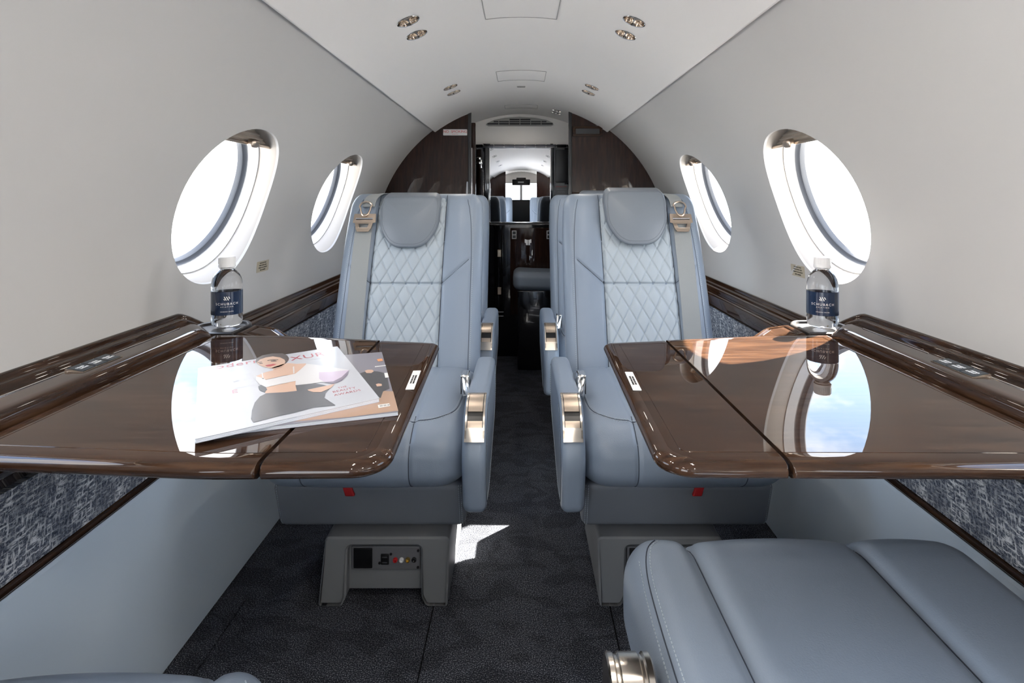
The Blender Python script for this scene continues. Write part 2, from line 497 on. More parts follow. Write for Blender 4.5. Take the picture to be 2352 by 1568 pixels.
# floor: carpet runs with hairline gaps
mb = MB()
def run(x0, x1, y0, y1): mb.box(x0, x1, y0, y1, -.012, 0.)
g = .0016
run(-.202 + g, .205 - g, -1.2, 1.325 - g); run(-.645 + g, -.202 - g, -1.2, 1.325 - g); run(.205 + g, .645 - g, -1.2, 1.325 - g)
run(-.73, -.645 - g, -1.2, 1.325 - g); run(.645 + g, .73, -1.2, 1.325 - g)
run(-.73, .73, 1.325, 2.75 - g); run(-.73, .73, 2.75 + g, YLAV + .02); run(-.73, .73, YA, -1.2 - g)
mb.box(-.8, .8, YA, YLAV + .02, -.03, -.0125, 1)
struct(obj('floor', mb, ['carpet', 'black'], smooth=False))

# ------------------------------------------------------------------ windows
NW = Vector((math.cos(math.radians(18.9)), 0, math.sin(math.radians(18.9))))
TW = Vector((-math.sin(math.radians(18.9)), 0, math.cos(math.radians(18.9))))     # up the wall
WC3 = Vector((R * math.cos(math.radians(18.9)), 0, CZ + R * math.sin(math.radians(18.9))))
def window(idx, yc, sg):
    def ring(k, depth, flat=0.):
        out = []
        for y, s in win_ring(0, k):
            (x, z), _ = wall_pt(s); p = Vector((x, y, z))
            q = WC3 + TW * (p - WC3).dot(TW) + Vector((0, y, 0))
            p = p.lerp(q, flat) + NW * depth
            out.append((sg * p.x, p.y, p.z))
        return out
    def loft(name, specs, mat, parent, cap=False):
        mb = MB(); mb.quadgrid([ring(*s_) for s_ in specs], 0, closed_v=True)
        if cap: mb.fan(ring(*specs[-1]))
        return obj(name, mb, mat, parent, angle=30, loc=(0, 0, 0) if parent else (0, yc, 0))
    w = loft(f'window_{idx}', [(1., 0), (.997, .002), (.994, .007), (1.01, .007), (1.01, .047, .6), (.965, .048, .6), (.96, .056, .8), (.955, .074, 1), (.945, .076, 1)], 'reveal', None)
    struct(w)
    loft('sleeve', [(.994, .0065), (.989, .012), (.985, .030, .3), (.98, .0475, .6)], 'sleeve', w)
    loft('gasket', [(.945, .0755, 1), (.935, .082, 1), (.915, .086, 1), (.905, .094, 1), (.905, .100, 1)], 'gasket', w)
    loft('outer_frame', [(.905, .100, 1), (.915, .104, 1), (1.05, .100, 1), (1.06, .0, .3)], 'reveal', w)
    mb = MB(); mb.fan(ring(.93, .084, 1)); obj('pane', mb, 'pane', w)
    # pleated blind gathered at the head of the window
    mb = MB(); rows = []
    NP = 10
    for j in range(NP + 1):
        t = 1 - .235 * j / NP                       # height as share of the half height
        half = AW * .985 * (max(0., 1 - t ** 2.15)) ** (1 / 2.15)
        hgt = BW * .985 * t
        dep = .020 + (.006 if j % 2 else 0.) + .012 * (1 - j / NP)
        row = []
        for i in range(13):
            y = half * (i / 6 - 1)
            p = WC3 + TW * hgt + NW * (dep - .010 * (1 - hgt * hgt / .05)) + Vector((0, y, 0))
            row.append((sg * p.x, p.y, p.z))
        rows.append(row)
    for j in range(NP, -1, -1):                      # back face gives the blind its thickness
        rows.append([(x + sg * .006, y, z) for x, y, z in rows[j]])
    mb.quadgrid(rows); obj('pleated_blind', mb, 'shade_cloth', w, smooth=False)
    t = .765; mb = MB()
    def fr(x, y, z):
        p = WC3 + TW * (BW * t + z) + NW * (.010 + x) + Vector((0, y, 0)); return (sg * p.x, p.y, p.z)
    mb.rbox((0, 0, 0), (.003, .150, .004), .002, 2, (1, 1, 1), None, 0); mb.map(fr)
    obj('blind_rail', mb, 'champagne', w)
    mb = MB(); mb.rbox((-.010, .022, .004), (.011, .017, .011), .008, 3, (1, 1, 1), None, 0); mb.map(fr)
    obj('blind_handle', mb, 'champagne', w)
    return w
k = 0
for yc in WIN_Y:
    for sg in (-1, 1):
        k += 1
        if not (sg < 0 and yc < -1): window(k, yc, sg)

# ------------------------------------------------------------------ ledges and side trim
def strip_(name, prof, y0, y1, mats, sg, steps=1, endfn=None, smooth=True, angle=35, kind=True, mat=0):
    mb = MB(); rows = []
    for i in range(steps + 1):
        y = y0 + (y1 - y0) * i / steps; rows.append([(sg * x, y, z + E) for x, z in prof])
    mb.quadgrid(rows, mat)
    mb.fan(rows[-1]); mb.fan(rows[0])
    return mb
def catmull(p, n=5):
    out = []
    for i in range(len(p) - 1):
        a = p[max(i - 1, 0)]; b_ = p[i]; c = p[i + 1]; d = p[min(i + 2, len(p) - 1)]
        for j in range(n):
            t = j / n
            out.append(tuple(.5 * (2 * b_[q] + (c[q] - a[q]) * t + (2 * a[q] - 5 * b_[q] + 4 * c[q] - d[q]) * t * t + (3 * b_[q] - a[q] - 3 * c[q] + d[q]) * t ** 3) for q in (0, 1)))
    out.append(p[-1]); return out
NEAR = catmull([(.803, -.281), (.798, -.268), (.789, -.268), (.785, -.277), (.776, -.279), (.770, -.274), (.764, -.276), (.757, -.288), (.740, -.294),
                (.715, -.290), (.701, -.272), (.697, -.2655), (.690, -.2645), (.662, -.2625), (.648, -.262), (.640, -.264), (.635, -.272), (.633, -.290), (.634, -.306), (.645, -.312)], 4) + \
       [(.68, -.36), (.723, -.405), (.80, -.41)]
FAR = catmull([(.803, -.350), (.799, -.334), (.790, -.333), (.785, -.343), (.776, -.347), (.770, -.353), (.766, -.349), (.756, -.3495), (.751, -.354), (.749, -.366), (.744, -.370),
               (.739, -.365), (.730, -.3655), (.724, -.371), (.721, -.386), (.7195, -.404)], 4) + [(.723, -.409), (.80, -.41)]
def ledge(sg, label):
    t = thing('side_ledge', label, 'ledge', (sg * .72, 0, E - .30))
    off = (-sg * .72, 0, -(E - .30))
    mb = MB(); rows = []
    def level(y, q):                                # the raised part ends on a slant and rolls down
        x, z = q
        ye = 1.152 + max(0., (x - .64)) * 1.18       # where this point of the section starts to fall
        return ye
    for yy in ((-.55 if sg < 0 else -3.0), 1.10): rows.append([(sg * x, yy, z + E) for x, z in NEAR])
    N = 26
    base = -.366
    for i in range(1, N + 1):
        row = []
        for x, z in NEAR:
            y = 1.10 + i * .34 / N
            ye = level(y, (x, z))
            u = min(1., max(0., (y - ye + .03) / .15)); w = u * u * (3 - 2 * u)
            zz = z + (min(z, base) - z) * w
            row.append((sg * (x - .10 * w * max(0, x - .60) / .2), y, zz + E))
        rows.append(row)
    mb.quadgrid(rows); mb.fan(rows[-1]); mb.shift(off)
    obj('raised_rail', mb, 'wood_y', t, angle=50)
    mb = MB(); mb.quadgrid([[(sg * x, y, z + E) for x, z in FAR] for y in (1.16, YB)]); mb.fan([(sg * x, 1.16, z + E) for x, z in FAR]); mb.shift(off)
    obj('lower_rail', mb, 'wood_y', t, angle=50)
    # dished tray beside the table carrying the bottle
    out = rpoly([(.598, 1.174), (.70, 1.174), (.722, 1.26), (.69, 1.30), (.62, 1.30), (.598, 1.26)], [.006, .01, .03, .03, .03, .02], 6)
    mb = MB()
    mb.slab(out, [(.006, -.022), (.001, -.018), (0, -.008), (.001, -.002), (.005, 0), (.010, -.001), (.013, -.006)], lambda u, v, h: (sg * u, v, E - .279 + h)); mb.shift(off)
    obj('cup_tray', mb, 'tray', t)
    # rolled cover between tray and lower rail
    mb = MB(); oc = rpoly([(.597, 1.176), (.597, 1.262), (.545, 1.268), (.500, 1.238), (.488, 1.200), (.505, 1.176)], [.004, .01, .03, .03, .025, .012], 8)
    def cz3(u, v, h): return (sg * u, v, E - .280 + h - .9 * max(0, .60 - u) ** 1.6)
    mb.slab(oc, [(.008, -.030), (.001, -.024), (0, -.012), (.002, -.005), (.006, -.001), (.010, 0), (.014, -.002), (.0165, -.0045), (.019, -.002), (.024, -.0005), (.030, -.001)], cz3); mb.shift(off)
    obj('hinged_cover', mb, 'wood_y', t)
    # satin inlay line along the top
    mb = MB(); mb.box(min(sg * .693, sg * .6955), max(sg * .693, sg * .6955), .965, 1.15, E - .2655, E - .2638); mb.box(min(sg * .693, sg * .6955), max(sg * .693, sg * .6955), .70, .878, E - .2655, E - .2638); mb.shift(off)
    obj('inlay', mb, 'chrome', t, smooth=False)
    # reading-light slot let in near the far end
    mb = MB(); out = rpoly([(.722, 1.10), (.762, 1.10), (.762, 1.27), (.722, 1.27)], .018, 6)
    mb.slab(out, [(0, -.004), (0, .0015), (.0015, .0025), (.004, .002), (.006, -.003)], lambda u, v, h: (sg * u, v, E - .2905 + h)); mb.shift(off)
    obj('light_slot', mb, 'black_gloss', t)
    return t
led_l = ledge(-1, 'dark glossy wooden ledge along the left cabin wall beside the table with magazines')
led_r = ledge(1, 'dark glossy wooden ledge along the right cabin wall beside the empty table')
for sg in (-1, 1):
    side = 'left' if sg < 0 else 'right'; YN = -.55 if sg < 0 else -3.0
    t = thing('fabric_panel', f'navy and white woven fabric panel under the {side} ledge', 'wall panel', (sg * .74, 0, E - .49))
    mb = MB()
    mb.quadgrid([[(sg * x, y, z + E) for x, z in [(.760, -.413), (.7245, -.413), (.7255, -.418), (.7425, -.556), (.750, -.557)]] for y in (YN, YB - .001)]); mb.shift((-sg * .74, 0, -(E - .49)))
    obj('woven_cloth', mb, 'tweed', t, smooth=False)
    mb = MB(); mb.quadgrid([[(sg * x, y, z + E) for x, z in catmull([(.765, -.556), (.741, -.558), (.737, -.563), (.739, -.570), (.745, -.5715), (.747, -.576), (.751, -.580), (.775, -.583)], 3)] for y in (YN, YB - .001)]); mb.shift((-sg * .74, 0, -(E - .49)))
    obj('wood_bead', mb, 'wood_y', t)
    mb = MB(); mb.quadgrid([[(sg * x, y, z) for x, z in [(.775, E - .583), (.7535, E - .5835), (.7515, E - .590), (.7065, .004), (.73, .001)]] for y in (YN, YB - .001)])
    struct(obj('baseboard_' + side, mb, 'side_panel', smooth=False))

# switch strips
def switches(sg, yc, label):
    t = thing('switch_panel', label, 'switch panel', (sg * .678, yc, E - .2628))
    # frame follows the slope of the ledge top
    mb = MB()
    W, L = .019, .042
    def wave(u, v): return v + .006 * math.sin(u / W * PI / 2)
    def plate(u0, u1, v0, v1, h0, h1, mat=0, n=6):
        for top in (0, 1):
            pass
        P0 = []; P1 = []
        for i in range(n + 1):
            u = u0 + (u1 - u0) * i / n
            P1.append([(sg * u, wave(u, v0), h1), (sg * u, wave(u, v1), h1)])
            P0.append([(sg * u, wave(u, v0), h0), (sg * u, wave(u, v1), h0)])
        rows = [[a[0], b_[0], b_[1], a[1]] for a, b_ in zip(P0, P1)]
        mb.quadgrid(rows, mat); mb.fan(rows[0], mat); mb.fan(rows[-1], mat)
    plate(-W, W, -L, L, -.004, .0016)
    obj('bezel', mb, 'champagne', t, smooth=False)
    rows_ = [('READ', 'LIGHT'), ('TABLE', 'LIGHT'), ('READ', 'LIGHT')]
    for k, (a, b_) in enumerate(rows_):
        v0 = -L + .0022 + k * (2 * L - .0018) / 3; v1 = v0 + (2 * L - .0018) / 3 - .0024
        mb = MB(); plate(-W + .002, W - .002, v0, v1, .0016, .0024)
        o = obj('button', mb, 'key_navy', t, smooth=False)
        mb = MB(); vm = (v0 + v1) / 2
        # reads from the seat in front: text runs along the cabin, top towards the wall
        ux = (0, sg * -1., 0) if sg > 0 else (0, 1, 0)
        uy = (sg, 0, 0)
        put(mb, text_mb(a, .0058), (sg * .002, vm, .0026), ux, uy); put(mb, text_mb(b_, .0058), (-sg * .005, vm, .0026), ux, uy)
        obj('lettering', mb, 'ink_white', o, smooth=False)
switches(-1, .90, 'three-button light switch strip on the left wooden ledge')
switches(1, .875, 'three-button light switch strip on the right wooden ledge')

# small tan notices on the side lining
def wall_notice(sg, yc, label):
    s = ARC - .004
    s = R * (PI / 2 - math.asin((-.208 + .27) / R))
    (x, z), (nx, nz) = wall_pt(s)
    t = thing('notice', label, 'placard', (sg * x, yc, z))
    n = Vector((sg * nx, 0, nz)); up = Vector((sg * nz * 1.0, 0, -nx)) ; up = up if up.z > 0 else -up
    along = Vector((0, 1, 0)) if sg < 0 else Vector((0, -1, 0))
    mb = MB(); q = rpoly([(-.04, -.0165), (.04, -.0165), (.04, .0165), (-.04, .0165)], .002, 2)
    mb.slab(q, [(0, .0), (0, .0008)], lambda u, v, h: tuple(along * u + up * v + n * h)); obj('plate', mb, 'placard_tan', t, smooth=False)
    mb = MB()
    for i, s_ in enumerate(['FASTEN SEAT BELT', 'WHILE SEATED. SEAT', 'UPRIGHT FOR TAKEOFF', 'AND LANDING']):
        put(mb, text_mb(s_, .0052, bold=.0002), tuple(n * .001 + up * (.0105 - .007 * i)), tuple(along), tuple(up))
    obj('lettering', mb, 'ink_black', t, smooth=False)
wall_notice(-1, 1.735, 'small tan notice on the left wall above the ledge')
wall_notice(1, 1.62, 'small tan notice on the right wall above the ledge')

# ------------------------------------------------------------------ ceiling fittings
def downlight(yc, s, label, group, rr=.0295, lit=False):
    (x, z), (nx, nz) = ceil_pt(s)
    t = thing('downlight', label, 'ceiling light', (x, yc, z), 0, group)
    a = math.atan2(nx, -nz)
    # local +z looks into the cabin
    n = Vector((nx, 0, nz)); M = n.to_track_quat('Z', 'Y').to_matrix()
    mb = MB(); mb.lathe([(rr - .001, -.004), (rr + .0002, .0004), (rr + .0016, .0012), (rr + .0008, .002), (rr - .0015, .0012), (rr - .0022, -.006)], n=36, M=M); obj('bezel', mb, 'chrome', t)
    mb = MB(); mb.lathe([(rr - .0012, -.002), (rr - .003, -.010), (rr - .007, -.019), (rr - .013, -.026), (.0085, -.030), (.0085, -.036), (.0001, -.036)], n=36, M=M); obj('reflector', mb, 'bronze', t)
    mb = MB(); mb.lathe([(.0001, -.010), (.004, -.0105), (.008, -.013), (.010, -.017), (.010, -.024), (.0085, -.030)], n=20, M=M); obj('lens', mb, 'lamp_on' if lit else 'brushed', t)
    mb = MB(); mb.box(-rr + .004, -.008, -.0015, .0015, -.010, -.007); mb.box(.008, rr - .004, -.0015, .0015, -.010, -.007)
    mb.v = [tuple(M @ Vector(p)) for p in mb.v]; obj('yoke', mb, 'chrome', t, smooth=False)
    return t
names = {1.453: 'nearest pair, nearer one', 1.572: 'nearest pair, farther one', 2.315: 'second pair ahead, nearer one', 2.435: 'second pair ahead, farther one'}
for y in LY:
    for sg in (-1, 1):
        side = 'left' if sg < 0 else 'right'
        if y in names: lab = f'round chrome ceiling light {side} of centre, {names[y]}'; gp = 'chrome ceiling lights over the seats'
        else: lab = 'round chrome ceiling light over the cabin seen in the mirror'; gp = 'chrome ceiling lights seen in the mirror'
        downlight(y, sg * SL, lab, gp)
downlight(3.135, .20, 'small ceiling light beyond the bulkhead arch, nearer one', 'lights in the aft room', .026)
downlight(3.215, .20, 'small ceiling light beyond the bulkhead arch, farther one', 'lights in the aft room', .026)
def hatch(y0, y1, label, hw=.10, taper=.0):
    t = thing('ceiling_hatch', label, 'ceiling panel', (0, (y0 + y1) / 2, CZ + RC))
    def to3(u, v, h):
        a = PI / 2 - u / (RC - h); return ((RC - h) * math.cos(a), v - (y0 + y1) / 2, CZ + (RC - h) * math.sin(a) - (CZ + RC))
    mb = MB(); pts = rpoly([(-hw, y0), (hw, y0), (hw, y1), (-hw, y1)], .008, 5)
    rows = []
    n = 20
    P = [[to3(-hw + 2 * hw * i / n, yy, hh) for i in range(n + 1)] for yy, hh in ((y0, 0.), (y0 + .0005, .0010), (y0 + .003, .0014), (y1 - .003, .0014), (y1 - .0005, .0010), (y1, 0.))]
    mb.quadgrid(P); obj('cover', mb, 'ceiling_vinyl', t, angle=25)
    mb = MB()
    for sx in (-1, 1): mb.tube([to3(sx * hw, y0, .0016), to3(sx * hw, y1, .0016)], .0011, 6)
    for yy in (y0, y1): mb.tube([to3(-hw + 2 * hw * i / n, yy, .0016) for i in range(n + 1)], .0011, 6)
    obj('gap_line', mb, 'vent_grey', t)
hatch(1.18, 1.59, 'rectangular ceiling hatch cut by the top edge of the photo')
hatch(2.25, 2.435, 'rectangular ceiling hatch above the aisle, ahead of the small slot vent')
hatch(3.075, 3.19, 'rectangular ceiling hatch just beyond the bulkhead arch', .09)
t = thing('slot_vent', 'tiny slotted sensor vent in the ceiling before the arch', 'vent', (0, 2.58, CZ + RC - .001))
mb = MB(); mb.slab(rpoly([(-.019, -.011), (.019, -.011), (.019, .011), (-.019, .011)], .003, 3), [(0, 0), (0, -.002), (.001, -.003)], lambda u, v, h: (u, v, h)); obj('frame', mb, 'vent_grey', t)
mb = MB()
for i in range(7): mb.box(-.015 + i * .0045, -.013 + i * .0045, -.007, .007, -.0036, -.0028)
obj('slats', mb, 'black', t, smooth=False)

# ------------------------------------------------------------------ aft bulkhead
def arch_z(x, r=R + .012): return CZ + math.sqrt(max(0, r * r - x * x))
def bulkhead(sg, xin, name, y0=YB, th=.03, mat='wood_z'):
    pts = [(xin, 0.0005)]
    pts += [(.712, .0005), (.76, E - .575), (.805, E - .43), (.806, CZ)]
    n = 40; a0 = 0.; a1 = math.acos(xin / (R + .012))
    for i in range(1, n + 1):
        a = a0 + (a1 - a0) * i / n; pts.append(((R + .012) * math.cos(a), CZ + (R + .012) * math.sin(a)))
    mb = MB(); A = [(sg * x, y0, z) for x, z in pts]; B = [(sg * x, y0 + th, z) for x, z in pts]
    mb.fan(A); mb.fan(B, flip=True)
    for i in range(len(pts)):
        j = (i + 1) % len(pts); mb.add([A[i], A[j], B[j], B[i]], [(0, 1, 2, 3)])
    return struct(obj(name, mb, mat, smooth=False))
XL, XR = .275, .262
bulkhead(-1, XL, 'wall_bulkhead_left'); bulkhead(1, XR, 'wall_bulkhead_right')
bulkhead(-1, .27, 'wall_forward_left', -3.03); bulkhead(1, .27, 'wall_forward_right', -3.03)
# jamb trims
for sg, xi, nm in ((-1, XL, 'trim_1'), (1, XR, 'trim_2')):
    mb = MB(); zt = arch_z(xi, RC) + .006
    mb.box(min(sg * (xi - .006), sg * (xi + .012)), max(sg * (xi - .006), sg * (xi + .012)), YB - .008, YB + .036, .001, zt, 0, .003)
    struct(obj(nm, mb, 'black_gloss'))
# no smoking placard
t = thing('no_smoking_sign', 'white no smoking placard with red letters on the left bulkhead', 'sign', (-(1197 - 1045.5) * YB / F, YB - .001, E + (455 - 304) * YB / F))
w, h = 55 * YB / F, 14 * YB / F
mb = MB(); mb.slab(rpoly([(-w / 2, -h / 2), (w / 2, -h / 2), (w / 2, h / 2), (-w / 2, h / 2)], .003, 3), [(0, 0), (0, -.0015), (.0006, -.002)], lambda u, v, hh: (u, hh, v)); obj('plate', mb, 'placard_white', t, smooth=False)
mb = MB(); put(mb, text_mb('NO  SMOKING', .0195, bold=.0001), (0, -.0024, .0035), (1, 0, 0), (0, 0, 1)); put(mb, text_mb('IN LAVATORY', .0055), (0, -.0024, -.0105), (1, 0, 0), (0, 0, 1)); obj('lettering', mb, 'ink_red', t, smooth=False)
# lit sign housing on the right
t = thing('sign_box', 'dark wooden sign housing with glass front on the right bulkhead', 'sign', ((1349 - 1197) * YB / F, YB - .001, E + (455 - 302) * YB / F))
mb = MB(); mb.slab(rpoly([(-.081, -.030), (.081, -.030), (.081, .030), (-.081, .030)], .008, 4), [(0, 0), (0, -.012), (.002, -.016), (.012, -.016), (.014, -.013)], lambda u, v, hh: (u, hh, v)); obj('housing', mb, 'wood_x', t)
mb = MB(); mb.slab(rpoly([(-.064, -.014), (.064, -.014), (.064, .014), (-.064, .014)], .003, 3), [(0, -.013), (0, -.0145)], lambda u, v, hh: (u, hh, v)); obj('glass', mb, 'black_gloss', t, smooth=False)

# ------------------------------------------------------------------ aft room
def lavx(px, d=3.40): return (px - VX) * d / F
def lavz(py, d=3.40): return E + (VY - py) * d / F
# rear wall
mb = MB(); pts = [(-.79, .0005), (.79, .0005)] + [(R * math.cos(a), CZ + R * math.sin(a)) for a in [PI * i / 40 for i in range(41)]]
mb.fan([(x, YLAV, z) for x, z in pts]); struct(obj('wall_back', mb, 'ceiling_vinyl', smooth=False))
# curved air grille
t = thing('air_grille', 'arched air grille with black slots above the mirror', 'vent', (0, YLAV - .002, lavz(280, YLAV)))
gx = lambda px: (px - VX) * YLAV / F
gz = lambda py: (280 - py) * YLAV / F
edge = [(1117, 287), (1118, 284), (1135, 276), (1160, 271), (1194, 269), (1228, 271), (1255, 276), (1270, 283), (1271, 287), (1266, 289.5), (1122, 289.5)]
mb = MB(); A = [(gx(a), -.001, gz(b_)) for a, b_ in edge]; B = [(gx(a), -.004, gz(b_)) for a, b_ in edge]
mb.fan(A); mb.fan(B, flip=True)
for i in range(len(edge)): j = (i + 1) % len(edge); mb.add([A[i], A[j], B[j], B[i]], [(0, 1, 2, 3)])
mb.tube([(gx(a), -.004, gz(b_)) for a, b_ in edge], .0012, 6, closed=True)
obj('frame', mb, 'vent_grey', t)
mb = MB()
for (z0, z1, cells) in ((282.5, 286.5, [(1120, 1145), (1146.5, 1169), (1170.5, 1193.5), (1195, 1218), (1219.5, 1242), (1243.5, 1269)]),
                        (278, 281, [(1134, 1145), (1146.5, 1169), (1170.5, 1193.5), (1195, 1218), (1219.5, 1242), (1243.5, 1255)]),
                        (273, 276.5, [(1170.5, 1193.5), (1195, 1218)])):
    for a, b_ in cells: mb.box(gx(a), gx(b_), -.0048, -.0038, gz(z1), gz(z0))
obj('slots', mb, 'black', t, smooth=False)
# vanity wall: frame, mirror, side cabinets
t = thing('wall_mirror', 'framed rectangular mirror at the aft end reflecting the cabin', 'mirror', (0, 3.40, lavz(425)))
zc = lavz(425)
mb = MB(); mb.box(lavx(1125.5), lavx(1264), 0, .004, lavz(510) - zc, lavz(340) - zc); obj('glass', mb, 'mirror_glass', t, smooth=False)
for xa, xb in ((1109, 1125.5), (1264, 1270)):
    mb = MB(); mb.box(lavx(xa), lavx(xb), -.006, .03, lavz(513) - zc, lavz(330) - zc, 0, .002); obj('frame_stile', mb, 'black_gloss', t)
mb = MB(); mb.box(lavx(1093), lavx(1306), -.012, .03, lavz(340) - zc, lavz(332) - zc, 0, .002); obj('header', mb, 'dark_steel', t)
mb = MB(); mb.box(lavx(1124), lavx(1265), -.012, .02, lavz(512) - zc, lavz(509.5) - zc, 0, .001)
mb.box(lavx(1124.4), lavx(1125.6), -.009, 0, lavz(510) - zc, lavz(340) - zc); mb.box(lavx(1263.6), lavx(1264.6), -.009, 0, lavz(510) - zc, lavz(340) - zc); obj('chrome_edge', mb, 'chrome', t)
mb = MB()
for i in range(9):
    for zz in (333.5, 338): mb.lathe([(.0001, .003), (.0022, .002), (.003, 0)], c=(lavx(1110 + i * 24), -.012, lavz(zz) - zc), n=8, M=Matrix.Rotation(PI / 2, 3, 'X'))
obj('screw_heads', mb, 'chrome', t)
# dark side cabinet right with placard
t = thing('aft_cabinet', 'tall black cabinet right of the mirror with grey placard', 'cabinet', (lavx(1290), 3.36, 0))
mb = MB(); mb.box(lavx(1270.5) - lavx(1290), .42 - lavx(1290) + .0, 0, .07, .001, lavz(340), 0, .004); obj('body', mb, 'black_gloss', t)
mb = MB(); mb.box(lavx(1275) - lavx(1290), lavx(1304) - lavx(1290), -.004, .002, lavz(420), lavz(345), 0, .006); obj('door', mb, 'black', t)
mb = MB(); mb.box(lavx(1273) - lavx(1290), lavx(1303) - lavx(1290), -.003, .0, lavz(460), lavz(424), 0); o = obj('placard', mb, 'plastic_grey', t, smooth=False)
mb = MB()
put(mb, text_mb('EMERGENCY EXIT', .008), (lavx(1288) - lavx(1290), -.004, lavz(429)), (1, 0, 0), (0, 0, 1)); obj('red_heading', mb, 'ink_red', o, smooth=False)
mb = MB()
for i, s_ in enumerate(['1. PULL DOWN COVER', '2. PULL HANDLE', '3. PUSH HATCH OUT', '4. STEP THROUGH']): put(mb, text_mb(s_, .0062), (lavx(1288) - lavx(1290), -.004, lavz(435 + i * 6)), (1, 0, 0), (0, 0, 1))
obj('lettering', mb, 'ink_grey', o, smooth=False)
# left mirrored cupboard with latches
t = thing('galley_cupboard', 'mirror-fronted cupboard with chrome latches left of the aft mirror', 'cabinet', (-.262, 3.33, 0))
mb = MB(); mb.box(-.20, .0, 0, .10, .001, lavz(340), 0, .003); obj('body', mb, 'black_gloss', t)
mb = MB(); mb.box(-.012, .026, -.002, .07, lavz(475), lavz(345), 0); obj('mirror_door', mb, 'mirror_glass', t, smooth=False)
for zz in (365, 375):
    mb = MB(); mb.box(.002, .028, -.030, -.003, lavz(zz) - .012, lavz(zz) + .004, 0, .004); mb.box(.018, .034, -.022, -.006, lavz(zz) - .035, lavz(zz) - .010, 0, .003); obj('latch', mb, 'chrome', t)
# sliding door edge
t = thing('sliding_door', 'dark sliding door edge standing in the left of the aft doorway', 'door', (-.262, 3.115, 0))
mb = MB(); mb.box(-.018, .012, -.012, .012, .001, lavz(282, 3.115), 0, .006); obj('door_edge', mb, 'wood_z', t)
mb = MB(); mb.box(-.010, -.006, -.015, -.011, .3, lavz(340, 3.115)); obj('chrome_strip', mb, 'chrome', t, smooth=False)
# vanity cabinet below the mirror
t = thing('vanity_cabinet', 'black glossy vanity cabinet below the aft mirror', 'cabinet', (0, 3.36, 0))
mb = MB(); mb.box(-.255, .188, 0, .07, .001, lavz(514), 0, .004); obj('body', mb, 'black_gloss', t)
mb = MB(); mb.box(lavx(1172, 3.36), lavx(1262, 3.36), -.006, .002, .25, lavz(522), 0, .002); obj('door', mb, 'wood_z', t)
mb = MB(); mb.lathe([(.022, .30), (.024, .35), (.024, lavz(522) - .01), (.036, lavz(516))], c=(lavx(1146), -.016, 0), n=24); obj('column', mb, 'black_gloss', t)
for px, py in ((1147, 581), (1147, 667)):
    mb = MB(); x = lavx(px, 3.33); z = lavz(py, 3.33)
    mb.slab(rpoly([(x - .012, z - .021), (x + .012, z - .021), (x + .012, z + .021), (x - .012, z + .021)], .003, 3), [(0, -.041), (0, -.046), (.002, -.048), (.004, -.046)], lambda u, v, hh: (u, hh, v)); obj('latch', mb, 'champagne', t)
mb = MB(); x = lavx(1147, 3.34); z = lavz(721, 3.34); mb.tube([(x - .025, -.02, z - .012), (x + .025, -.02, z - .012), (x + .025, -.02, z + .012), (x - .025, -.02, z + .012)], .0018, 6, closed=True); obj('drawer_pull', mb, 'chrome', t)
for px in (1181, 1261):
    x = lavx(px, 3.35); z = lavz(539, 3.35); mb = MB()
    mb.box(x - .014, x + .014, -.010, -.006, z - .025, z + .025, 0, .002); o = obj('socket', mb, 'placard_white', t)
    mb = MB(); mb.box(x - .009, x + .009, -.0115, -.0095, z + .003, z + .020); mb.box(x - .009, x + .009, -.0115, -.0095, z - .020, z - .003); obj('socket_insert', mb, 'black', o, smooth=False)
# lavatory seat
t = thing('lavatory_seat', 'small grey leather cushion seat beyond the aft doorway', 'seat', (.12, 3.165, 0))
mb = MB(); mb.rbox((.02, .02, E - .455), (.185, .135, .052), (.04, .05, .035), 5, (4, 3, 1), lambda x, y, z: (x, y, z + .15 * min(0, x + .05) * -.3 - .06 * (y + .13) * (x + .18))); obj('cushion', mb, 'leather', t)
mb = MB(); mb.box(-.14, .20, -.08, .15, .001, E - .50, 0, .01); obj('pedestal', mb, 'black_gloss', t)

# ------------------------------------------------------------------ cockpit behind the camera, seen in the mirror
mb = MB()
pts = [(R * math.cos(a), CZ + R * math.sin(a)) for a in [PI * i / 40 for i in range(41)]]
zw0, zw1 = E - .06, E + .27
mb.fan([(-.79, YA, 0.001), (.79, YA, 0.001), (.79, YA, zw0), (-.79, YA, zw0)])
hi = [(x, z) for x, z in pts if z > zw1]
mb.fan([(x, YA, z) for x, z in hi])
for x0, x1 in ((-.80, -.60), (-.025, .025), (.60, .80)): mb.add([(x0, YA, zw0), (x1, YA, zw0), (x1, YA, zw1), (x0, YA, zw1)], [(0, 1, 2, 3)])
struct(obj('wall_front', mb, 'ceiling_vinyl', smooth=False))
mb = MB(); mb.add([(-.6, YA, zw0), (-.025, YA, zw0), (-.025, YA, zw1), (-.6, YA, zw1)], [(0, 1, 2, 3)]); mb.add([(.025, YA, zw0), (.6, YA, zw0), (.6, YA, zw1), (.025, YA, zw1)], [(0, 1, 2, 3)])
struct(obj('window_13', mb, 'pane', smooth=False))
t = thing('instrument_panel', 'dark cockpit instrument panel with lit displays seen in the mirror', 'instrument panel', (0, -4.05, 0))
mb = MB(); mb.rbox((0, 0, .55), (.62, .10, .36), .04, 3); obj('console', mb, 'black', t)
mb = MB(); mb.rbox((0, .42, .22), (.10, .32, .22), .03, 3); obj('pedestal', mb, 'black', t)
for x in (-.33, .33): mb = MB(); mb.box(x - .11, x + .11, .100, .104, .62, .80); obj('display', mb, 'avionics', t, smooth=False)
t = thing('overhead_panel', 'dark overhead switch panel in the cockpit seen in the mirror', 'instrument panel', (0, -4.0, E + .30))
